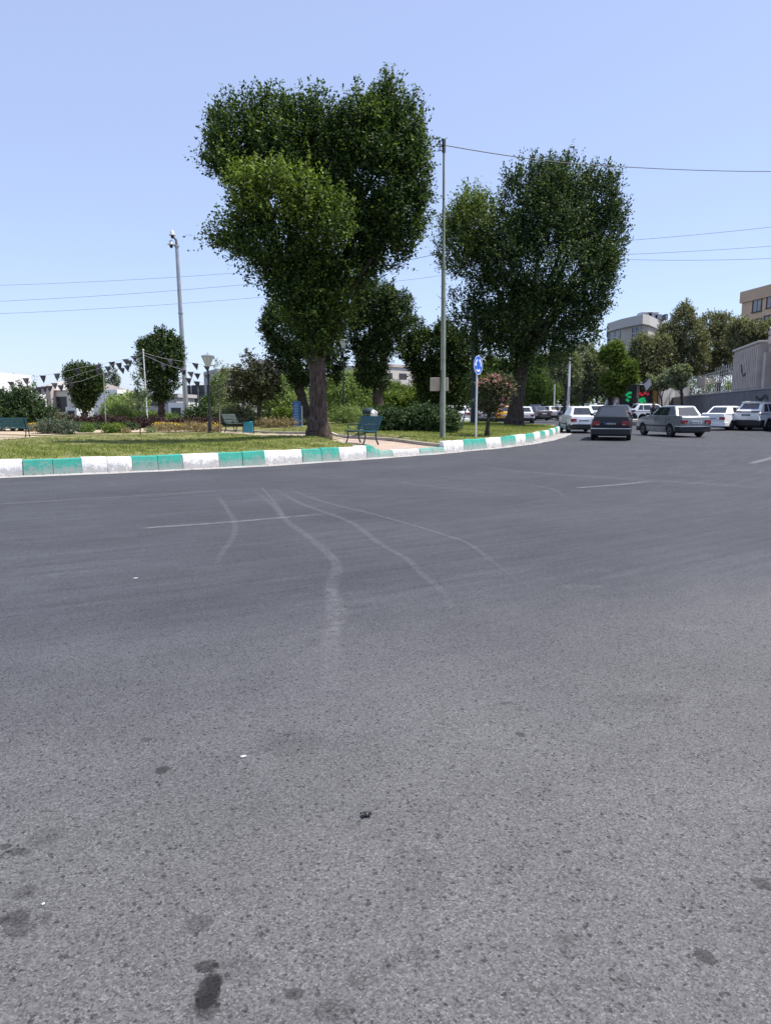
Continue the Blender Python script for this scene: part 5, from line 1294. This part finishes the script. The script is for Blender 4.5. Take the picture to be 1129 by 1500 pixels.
# octagonal corner building
BY = 96.0
def oct_building():
    pts = [Pt(880, BY + 11), Pt(881, BY + 5), Pt(900, BY), Pt(931, BY - 5), Pt(941, BY - 3.5), Pt(972, BY + 8), Pt(980, BY + 18), Pt(884, BY + 19)]
    c = sum((p for p in pts), Vector()) / len(pts)
    zc = P(931, 463, BY - 3).z; root = thing('corner_building', c, 'grey many sided corner building with a wide cornice, right of the second elm', 'building')
    loc = [(p.x - c.x, p.y - c.y) for p in pts]
    gw = mat('grey_beige_stone', (.44, .40, .34), .85, var=.1, scale=.4); lw = mat('light_cornice', (.46, .44, .41), .8, var=.06)
    mb = MB(); mb.prism([(x * .93, y * .93) for x, y in loc], 'z', 0, zc - .1); mb.build('wall', gw, root)
    mb = MB(); mb.prism(loc, 'z', zc - 1.15, zc); mb.build('cornice', lw, root, bevel=.03)
    for zz in (zc - 4.2, zc - 7.4, zc - 10.6):
        mb = MB(); mb.prism([(x * 1.03, y * 1.03) for x, y in loc], 'z', zz - .95, zz); mb.build('balcony', mat('balcony_panel', (.36, .37, .40), .8, var=.06), root)
    for i, t0, t1 in ((1, .10, .92), (2, .55, .95), (0, .1, .9)):
        a, b_ = Vector((*loc[i], 0)) * .935, Vector((*loc[i + 1], 0)) * .935
        for zz in (zc - 2.5, zc - 5.6, zc - 8.8):
            p, q = a.lerp(b_, t0), a.lerp(b_, t1); m_ = (p + q) / 2; w = (q - p).length; an = math.atan2((q - p).y, (q - p).x)
            mb = MB(); mb.box((m_.x, m_.y, zz), (w, .12, 2.3), rz=an); o = mb.build('window', WINB, root)
            mb = MB(); R = Matrix.Rotation(an, 3, 'Z')
            for k in (-.5, -.02, .5): mb.box(tuple(m_ + R @ Vector((k * w, -.08, zz)) * 1 if False else m_ + R @ Vector((k * w, -.08, 0)) + Vector((0, 0, zz))), (.12, .10, 2.3), rz=an)
            mb.box((*(m_ + R @ Vector((0, -.085, 0))).xy, zz + .45), (w, .08, .10), rz=an); mb.build('frame', lw, o)
    # cooler boxes and junk on the roof
    for (px, w, h, m) in ((934, 1.5, .95, GALV), (942, 1.5, 1.0, WHITEP), (949, 1.0, .7, GALV), (961, .4, .7, BLACK)):
        p = Pt(px, BY + 2) - c; mb = MB(); mb.box((p.x, p.y, zc + h / 2 + .05), (w, 1.8, h)); o = mb.build('roof_cooler', m, root, bevel=.05)
        mb = MB(); mb.box((p.x, p.y - .91, zc + h / 2 + .05), (w * .7, .04, h * .65)); mb.build('louvre', GALV, o)
oct_building()

# buildings seen on the left and behind the trees
WHB = mat('white_render', (.78, .76, .72), .85, var=.05, scale=.3); CRM = mat('cream_render', (.66, .60, .48), .85, var=.08, scale=.3); HZB = mat('hazy_grey_stone', (.40, .38, .35), .9, var=.08, scale=.3); ROOFG = mat('weathered_roof', (.40, .37, .34), .9, var=.12, scale=.6)
def bld(name, label, pxa, pxb, pyt, Y, depth, wallm, rows, yaw=0, **kw):
    a, b_ = Pt(pxa, Y), Pt(pxb, Y + yaw); H = P((pxa + pxb) / 2, pyt, Y + yaw / 2).z
    return facade_building(name, label, b_, a, depth, H, 0, wallm, [(1 - u, H * z, w, h) for u, z, w, h in rows], **kw)
wb_ = bld('white_hall', 'bright white low hall with a curved roof at the left edge', -60, 54, 545, 92, 16, WHB, [(.2, .35, 2, 1.6)], yaw=22, group='low buildings on the left')
mb = MB(); Lh = 114 / F * 92 / 2
mb.prism([(-Lh * .99, 0), (-Lh, .1), (-Lh * .5, .2), (0, .28), (Lh * .6, .2), (Lh * .99, 0)], 'y', -15.8, -.05); o = mb.build('roof', WHB, wb_); o.location = (0, 0, P(0, 549, 92).z)
b2 = bld('low_house', 'low beige house with a sloping grey roof left of the small round elm', 55, 118, 572, 98, 12, CRM, [(.25, .55, 1.6, 1.5), (.6, .5, 2.2, 1.8)], yaw=-2, group='low buildings on the left')
mb = MB(); w = 63 / F * 98 / 2 + .5; zc = P(86, 572, 98).z
mb.prism([(.4, 0), (-4.5, 1.3), (-12.4, 0)], 'x', -w, w); o = mb.build('roof', ROOFG, b2); o.location = (0, 0, zc)
mb = MB(); mb.box((w * .25, .5, zc * .55), (2.2, 1.0, zc * 1.1)); mb.build('chimney_stack', mat('pinkish_render', (.45, .36, .32), .9), b2)
bld('low_house', 'white house corner left of the low beige house', 48, 74, 577, 84, 8, WHB, [(.7, .4, .8, 1.2)], yaw=2, group='low buildings on the left')
bld('garden_hut', 'small grey white hut behind the dead brown shrub', 101, 117, 596, 70, 4, mat('hut_grey', (.55, .58, .62), .7), [(.5, .5, .5, .6)], group='low buildings on the left')
wt = bld('white_tower_house', 'narrow bright white house between the small elm and the slim white pole', 177, 190, 571, 96, 9, WHB, [(.35, .62, .7, .5), (.35, .45, .7, .5), (.35, .78, .7, .5)], yaw=2, group='low buildings on the left')
bld('low_house', 'grey roofed house right of the narrow white house', 190, 262, 577, 104, 10, HZB, [(.3, .7, 1.3, 1.2), (.5, .7, 1.3, 1.2)], yaw=0, group='low buildings on the left', trim=(.5, .3, ROOFG))
bld('low_house', 'cream garden building behind the camera mast', 250, 272, 590, 88, 7, WHB, [(.5, .4, 1, 1)], group='low buildings on the left')
bld('apartment_building', 'hazy grey apartment block with small windows left of the black lamp', 272, 322, 565, 128, 14, HZB, [(u, z, 1.0, 1.3) for u in (.15, .35, .55, .78) for z in (.88, .66, .44)], yaw=-3, group='far apartment blocks')
hb = bld('apartment_building', 'hazy long grey block behind the brown tree', 322, 430, 541, 150, 16, HZB, [(u, z, 1.4, 1.5) for u in (.1, .25, .4, .7, .85) for z in (.9, .72)], yaw=6, group='far apartment blocks')
mb = MB(); mb.box((-3.5, -5, P(400, 541, 150).z + 1.0), (6, 7, 2.2)); mb.build('roof_room', HZB, hb)
# apartment block with balconies between the elms
ab_Y = 135; H = P(585, 533, ab_Y).z; pa, pb2 = Pt(560, ab_Y), Pt(603, ab_Y + 5)
ab = facade_building('apartment_building', 'beige apartment block with balconies and one blue screen, seen between two elms', pb2, pa, 14, H, 0, PALEST, [], group='far apartment blocks', trim=(.5, .2, RIBST))
Lb = (pb2 - pa).length
for i in range(4):
    for j, u in enumerate((-.30, .12)):
        z = H - 2.4 - i * 2.9
        mb = MB(); mb.box((-u * Lb * 1.15 - .3, .02, z), (1.9, .10, 1.7)); lo = mb.build('balcony', FRAME, ab)
        mb = MB(); mb.box((-u * Lb * 1.15 - .3, .25, z - .75), (2.1, .35, .85)); mb.build('balcony_front', mat('blue_screen', (.10, .28, .55), .5) if (i == 1 and j == 1) else PALEST, lo)
for px in (600, 610):
    p = Pt(px, ab_Y)
mb = MB(); mb.prism([(0, 0), (3.5, -5), (3.5, -12), (0, -13.8)], 'z', 0, H - .3); o = mb.build('side_wing', RIBST, ab); o.location = (-Lb / 2 - 3.48, -.1, 0)

# trees in the background and on the street
def btree(label, px, Y, lobes, leaf, n_sh, L=.6, l=.19, w=.10, r0=.16, fork=None, name='tree', cat='tree', group='trees beyond the island', seed=0, barkm=None, **kw):
    return tree(name, label, cat, px, Y, r0, lobes, leaf, int(n_sh * 1.45), 9, L, l, w, fork=fork, group=group, barkm=barkm or BARKD, zb=0 if Y > 62 or px > 810 else None, seed=seed + int(px), **kw)
btree('mid green tree just right of the second elm trunk, lower half', 792, 92, [(782, 560, 22, 26), (800, 575, 20, 22), (778, 585, 18, 16), (790, 540, 16, 22)], 'green', 1500, gap=-.9)
btree('lighter green tree showing under the second elm, right of its trunk', 806, 100, [(808, 540, 20, 24), (800, 552, 22, 24), (815, 560, 16, 22)], 'willow', 1100, gap=-.9)
btree('dark tree mass far down the road behind the distant cars', 770, 118, [(745, 560, 40, 30), (780, 565, 40, 34), (820, 560, 36, 36), (850, 565, 34, 30)], 'green', 2200, L=1, l=.34, w=.2, gap=-1.1)
btree('thin street tree with a dark trunk beside the white lamp post', 823, 68, [(820, 545, 17, 18), (832, 530, 16, 16), (812, 530, 14, 14), (838, 550, 14, 18)], 'olive', 800, fork=3.0, r0=.14, lean=.15, gap=-.7)
btree('grey green olive tree right of the white lamp post', 850, 84, [(855, 530, 22, 22), (845, 550, 18, 22), (868, 545, 18, 26), (858, 515, 12, 12), (880, 555, 16, 22), (842, 570, 14, 16)], 'olive', 2000, gap=-.75)
btree('second grey olive tree behind the old white saloon', 872, 95, [(870, 560, 26, 22), (890, 560, 20, 26), (850, 575, 20, 16)], 'olive', 1300, gap=-.8)
btree('bright green broad leaved tree in front of the corner building', 908, 80, [(897, 513, 17, 13), (888, 526, 13, 10), (905, 526, 11, 9), (914, 540, 20, 12), (922, 554, 14, 12), (903, 558, 20, 15), (899, 574, 15, 9), (886, 560, 9, 9)], 'bright', 1500, L=.5, l=.26, w=.11, gap=-.7, fork=2.6)
btree('tall dusty olive tree before the corner building, left part of the grove', 955, 82, [(950, 522, 22, 24), (938, 512, 15, 22), (966, 512, 18, 20), (945, 540, 28, 24), (930, 535, 14, 26)], 'dry', 2600, fork=2.5, gap=-.95)
btree('tallest dusty olive tree of the grove behind the railing', 995, 84, [(1000, 475, 20, 24), (985, 495, 24, 26), (1004, 455, 8, 12), (1010, 500, 26, 28), (975, 525, 26, 26), (1010, 530, 30, 24), (1003, 463, 12, 12)], 'dry', 3000, fork=3, gap=-.95)
btree('wide dusty olive tree behind the railing, left of the tan flats', 1050, 86, [(1040, 480, 22, 22), (1060, 478, 20, 18), (1045, 510, 30, 28), (1065, 505, 22, 26), (1030, 535, 26, 22), (1060, 535, 22, 20)], 'dry', 2800, fork=3, gap=-.95)
btree('olive tree in front of the tan flats, above the gatehouse', 1095, 66, [(1085, 488, 18, 18), (1105, 490, 22, 14), (1120, 492, 20, 16), (1080, 505, 16, 14), (1135, 490, 20, 18)], 'dry', 1700, fork=4.5, gap=-.9)
btree('small round street tree in front of the railing, left one of two', 966, 76, [(962, 552, 14, 12), (974, 558, 14, 13), (957, 563, 10, 10), (968, 546, 9, 9)], 'olive', 700, L=.4, l=.19, w=.12, r0=.09, fork=2.2, gap=-1.0, group='street trees at the wall')
btree('small street tree with a leaning trunk in front of the railing, right one of two', 999, 70, [(992, 552, 13, 14), (1002, 548, 9, 11), (985, 560, 10, 8), (996, 565, 8, 8)], 'olive', 600, L=.4, l=.19, w=.12, r0=.08, fork=2.4, lean=-.4, gap=-.95, group='street trees at the wall')
btree('green tree behind the parked cars, left of the oleander', 655, 66, [(640, 575, 20, 22), (668, 580, 18, 20), (655, 560, 16, 18)], 'green', 1100, gap=-.9)
btree('dark green tree far behind the teal post', 690, 95, [(680, 560, 26, 30), (705, 570, 24, 28), (720, 555, 24, 30), (735, 575, 20, 20)], 'green', 1800, L=.9, l=.3, w=.17, gap=-1.0)
btree('light green tree far left of the blue panel', 405, 78, [(390, 580, 22, 22), (415, 575, 24, 24), (435, 585, 20, 20)], 'willow', 1300, gap=-.9)
btree('pale green weeping tree between the tallest elm and its neighbour', 520, 74, [(505, 575, 22, 30), (525, 570, 22, 26), (540, 585, 18, 24), (495, 590, 16, 20)], 'willow', 1500, gap=-.95)
btree('green tree behind the hedge, under the apartment block', 585, 84, [(575, 580, 20, 20), (600, 585, 22, 20), (615, 580, 16, 20)], 'bright', 1100, gap=-.95)
btree('grey green tree far left of the black lamp', 320, 70, [(322, 570, 10, 20), (332, 585, 16, 14), (312, 590, 14, 10)], 'green', 700, gap=-.8)
btree('green tree between narrow white house and medium elm', 196, 74, [(190, 590, 20, 12), (205, 588, 14, 12), (172, 592, 16, 12)], 'willow', 600, gap=-.8)
for i, (px, pt, lab) in enumerate(((160, 545, 'slender poplar left of the narrow white house, leftmost of three'), (167, 540, 'tallest slender poplar left of the narrow white house'), (172, 549, 'slender poplar left of the narrow white house, rightmost of three'))):
    btree(lab, px, 105, [(px, pt + 8, 3, 10), (px, pt + 22, 4, 14), (px, pt + 38, 4, 12)], 'grey', 120, L=.5, l=.2, w=.12, r0=.1, fork=1.5, limb_n=3, group='far poplars', gap=-1)

# far woodland that reads as one mass
lb = []
for i in range(46):
    px = -80 + i * 29; Y = 165 + random.uniform(-10, 10)
    if 40 < px < 300: continue
    lb.append((px, 588 - random.uniform(0, 12), 24, 16 + random.uniform(0, 8)))
Q, t = crown(lobes_px(lb, 170), 5200, 8, 1.4, .55, .32, gap=-1.3, seed=77)
tag(quads_obj('far_woodland', Q, t, LEAF['green']), 'far green woodland behind the park', 'woodland', kind='stuff')

# white street lamp post and thin pole, shop sign, square sign, median kerb
b = Vector(((829 - CX) / F * 66, 66, 0)); root = thing('lamp_post', b, 'slim white lamp post left of the old white saloon', 'street lamp', 'white street posts')
mb = MB(); zt = P(830, 524, 66).z; mb.lathe([(.2, 0), (.2, .1), (.11, .15), (.10, 1.2), (.13, 1.25), (.10, 1.3), (.085, zt)], 12); mb.build('post', WHITEP, root, smooth=40)
mb = MB(); mb.box((.0, -.11, 2.4), (.10, .04, 1.6)); mb.box((0, -.11, 1.0), (.16, .04, .16)); mb.build('panel', GALV, root)
b = Vector(((808.5 - CX) / F * 88, 88, 0)); o = MB(); o.lathe([(.12, 0), (.08, .1), (.07, P(808, 552, 88).z)], 8); o = o.build('thin_pole', WHITEP, smooth=40, loc=b); tag(o, 'thin white pole among the trees right of the second elm', 'pole', 'white street posts')
# shop front with lit green and red letters under the trees
sb = Vector(((926 - CX) / F * 92, 92, 0)); root = thing('shop_front', sb, 'dark shop front with lit green and red sign, behind the parked white car', 'shop', rz=-.1)
mb = MB(); mb.box((0, 1.5, 2.0), (5.4, 3, 4.0)); mb.build('wall', mat('dark_shop_wall', (.05, .045, .045), .7), root)
def emit(name, c, s):
    m, nt, b_ = nmat(name); b_.inputs['Base Color'].default_value = c + (1,); b_.inputs['Emission Color'].default_value = c + (1,); b_.inputs['Emission Strength'].default_value = s; return m
EG, ER = emit('green_neon', (.02, .5, .16), .3), emit('red_neon', (.6, .03, .05), .3)
mb = MB()
for i, (x, z) in enumerate(((-1.05, 2.9), (-.75, 2.6), (-.95, 2.2), (.55, 2.25), (.9, 2.4), (1.15, 2.1), (.75, 2.0), (-.7, 3.1))): mb.box((x, -.06, z), (.42, .08, .28), mat=Matrix.Rotation(.6 * (i % 3 - 1), 3, 'Y'))
mb.build('green_letters', EG, root)
mb = MB()
for i, (x, z) in enumerate(((.45, 3.0), (.75, 2.85), (1.1, 3.05), (1.45, 2.95), (1.75, 3.1))): mb.box((x, -.06, z), (.36, .08, .26), mat=Matrix.Rotation(.5 * (i % 3 - 1), 3, 'Y'))
mb.build('red_letters', ER, root)
mb = MB(); mb.box((-2.3, -.08, 2.0), (.7, .12, 3.0)); mb.build('poster', mat('poster_pink', (.55, .40, .40), .6), root)
mb = MB(); mb.box((2.3, -.08, 1.7), (.45, .12, 3.4)); mb.build('column', mat('ochre_column', (.42, .25, .05), .6), root)
mb = MB(); mb.box((.3, -.04, 1.0), (4.0, .06, 1.5)); mb.build('window', DARKW, root)
gb = facade_building('garage_building', 'pale grey low building with a shutter right of the lit shop', Pt(962, 98), Pt(940, 100), 6, 5.0, 0, mat('pale_grey_render', (.42, .41, .40), .85), [(.5, 2.2, 1.6, 2.2)], winm=GALV)
b = Vector(((942 - CX) / F * 74, 74, 0)); root = thing('road_sign', b, 'grey back of a diamond shaped road sign on a pole, by the wall end', 'road sign')
mb = MB(); mb.tube([(0, 0, 0), (0, 0, P(942, 555, 74).z + .2)], .05, 8); mb.build('post', BLACK, root)
zc = P(942, 563, 74).z; mb = MB(); mb.prism([(-.10, -.62), (.42, -.05), (.25, .62), (-.38, .0)], 'y', -.07, -.05); o = mb.build('plate', mat('sign_back_grey', (.42, .43, .45), .5), root); o.location = (0, 0, zc)
root = thing('traffic_island', Vector(((930 - CX) / F * 57, 57, 0)), 'low raised concrete divider with dark kerb behind the black and grey saloons', 'traffic island', rz=.25)
mb = MB(); mb.box((0, 0, .16), (3.4, 1.1, .32)); mb.build('kerb', STONE, root, bevel=.05)
mb = MB(); mb.box((-.1, 0, .40), (2.6, .7, .16)); mb.build('concrete_top', PALEST, root, bevel=.05)
for (px, Y, lab) in ((862, 70, 'left'), (868, 70, 'right')):
    pass
b = Vector(((886 - CX) / F * 74, 74, 0)); root = thing('barrier_arm', b, 'slanted white barrier arms standing up behind the black saloon', 'barrier')
mb = MB(); mb.tube([(-.55, 0, .9), (-.1, 0, 2.05)], .05, 6); mb.tube([(.35, 0, .9), (.95, 0, 2.1)], .05, 6); mb.build('arm', WHITEP, root)
mb = MB(); mb.box((-.5, 0, .45), (.25, .25, .9)); mb.box((.35, 0, .45), (.25, .25, .9)); mb.build('post', BLACK, root)

# person standing by the parked cars
def person(loc, label, rz):
    SKIN = mat('skin', (.34, .20, .14), .6); CL = mat('dark_clothes', (.022, .024, .030), .8); HAIR = mat('black_hair', (.012, .011, .010), .6)
    root = thing('person', loc, label, 'person', rz=rz, scale=.95)
    J = {'pelvis': (0, 0, .95), 'waist': (0, .02, 1.08), 'chest': (.0, -.02, 1.30), 'neck': (0, -.05, 1.47), 'head0': (0, -.075, 1.54), 'head1': (0, -.09, 1.63), 'head2': (0, -.07, 1.71),
         'lsh': (-.19, -.03, 1.40), 'lel': (-.26, -.10, 1.12), 'lwr': (-.16, -.33, 1.05), 'lha': (-.13, -.40, 1.05), 'rsh': (.19, -.03, 1.40), 'rel': (.27, .0, 1.13), 'rwr': (.26, -.14, .91), 'rha': (.255, -.18, .84),
         'lhi': (-.095, 0, .88), 'lkn': (-.11, -.04, .49), 'lan': (-.12, .02, .08), 'lto': (-.13, -.15, .03), 'rhi': (.095, 0, .88), 'rkn': (.12, -.02, .49), 'ran': (.13, .06, .08), 'rto': (.15, -.11, .03)}
    Rd = {'pelvis': .15, 'waist': .14, 'chest': .165, 'neck': .058, 'head0': .075, 'head1': .10, 'head2': .085, 'lsh': .068, 'lel': .046, 'lwr': .030, 'lha': .036, 'rsh': .068, 'rel': .046, 'rwr': .030, 'rha': .036, 'lhi': .095, 'lkn': .062, 'lan': .042, 'lto': .035, 'rhi': .095, 'rkn': .062, 'ran': .042, 'rto': .035}
    E = [('pelvis', 'waist'), ('waist', 'chest'), ('chest', 'neck'), ('neck', 'head0'), ('head0', 'head1'), ('head1', 'head2'), ('chest', 'lsh'), ('lsh', 'lel'), ('lel', 'lwr'), ('lwr', 'lha'), ('chest', 'rsh'), ('rsh', 'rel'), ('rel', 'rwr'), ('rwr', 'rha'), ('pelvis', 'lhi'), ('lhi', 'lkn'), ('lkn', 'lan'), ('lan', 'lto'), ('pelvis', 'rhi'), ('rhi', 'rkn'), ('rkn', 'ran'), ('ran', 'rto')]
    for s, h in (('l', Vector((-.13, -.40, 1.05))), ('r', Vector((.255, -.18, .84)))):
        d = Vector((.02, -.9, -.1)) if s == 'l' else Vector((-.05, -.5, -.85)); d.normalize(); side = Vector((1, 0, 0))
        for k in range(4):
            a = h + side * (k - 1.5) * .02 + d * .02; n1, n2 = f'{s}f{k}a', f'{s}f{k}b'
            J[n1] = tuple(a + d * (.04 - .004 * abs(k - 1))); J[n2] = tuple(a + d * .075 + Vector((0, 0, -.02))); Rd[n1] = .010; Rd[n2] = .008; E += [(s + 'ha', n1), (n1, n2)]
        sg = 1 if s == 'l' else -1; J[s + 't'] = tuple(h + Vector((sg * .045, -.01, .01))); J[s + 't2'] = tuple(h + Vector((sg * .05, -.045, .0))); Rd[s + 't'] = .012; Rd[s + 't2'] = .009; E += [(s + 'ha', s + 't'), (s + 't', s + 't2')]
    ks = list(J); me = bpy.data.meshes.new('body'); me.from_pydata([J[k] for k in ks], [(ks.index(a), ks.index(b_)) for a, b_ in E], [])
    o = bpy.data.objects.new('body', me); COL.objects.link(o); o.parent = root
    o.modifiers.new('skin', 'SKIN'); sub = o.modifiers.new('sub', 'SUBSURF'); sub.levels = 1; sub.render_levels = 2
    for i, k in enumerate(ks):
        sv = me.skin_vertices[0].data[i]; r = Rd[k]; sv.radius = (r, r * .75) if k in ('pelvis', 'waist', 'chest') else (r, r); sv.use_root = (k == 'pelvis')
    # clothes colour below the neck, skin on head and hands
    m, nt, bs = nmat('skin_and_clothes'); n = N(nt); tc = n('TexCoord').outputs['Object']; sp = n('SeparateXYZ'); n.l(tc, sp.inputs[0])
    hd = n.math('GREATER_THAN', sp.outputs[2], 1.48); hn = n.math('LESS_THAN', sp.outputs[1], -.30)
    hr = n.math('MULTIPLY', n.math('LESS_THAN', sp.outputs[2], .93), n.math('GREATER_THAN', n.math('ABSOLUTE', sp.outputs[0]), .22))
    k_ = n.math('MAXIMUM', n.math('MAXIMUM', hd, hn), hr)
    n.l(n.mix(k_, (.022, .024, .030), (.34, .20, .14)), bs.inputs['Base Color']); bs.inputs['Roughness'].default_value = .75
    me.materials.append(m)
    bm = bmesh.new(); bmesh.ops.create_uvsphere(bm, u_segments=16, v_segments=10, radius=.112)
    for v in bm.verts:
        if v.co.y < -.03 and v.co.z < .05: v.co.y = -.03
        if v.co.z < -.05: v.co.z = -.05
    hm = bpy.data.meshes.new('hair'); bm.to_mesh(hm); bm.free(); hm.materials.append(HAIR); h = bpy.data.objects.new('hair', hm); COL.objects.link(h); h.parent = root; h.location = (0, -.055, 1.665)
    mb = MB()
    mb.add([(-.018, -.188, 1.615), (.018, -.188, 1.615), (0, -.215, 1.618), (0, -.188, 1.66)], [(0, 1, 2), (1, 3, 2), (3, 0, 2)])
    mb.box((0, -.183, 1.578), (.045, .012, .010)); mb.build('nose_and_mouth', SKIN, root)
    mb = MB()
    for s in (-1, 1): mb.box((s * .035, -.186, 1.645), (.022, .010, .010))
    mb.build('eye', HAIR, root)
    mb = MB()
    for s in (-1, 1): mb.box((s * .103, -.075, 1.63), (.018, .035, .055))
    mb.build('ear', SKIN, root, bevel=.006)
person(Vector(((952 - CX) / F * 49, 49, 0)), 'dark haired person in dark clothes standing behind the bonnet of the grey saloon', math.radians(20))
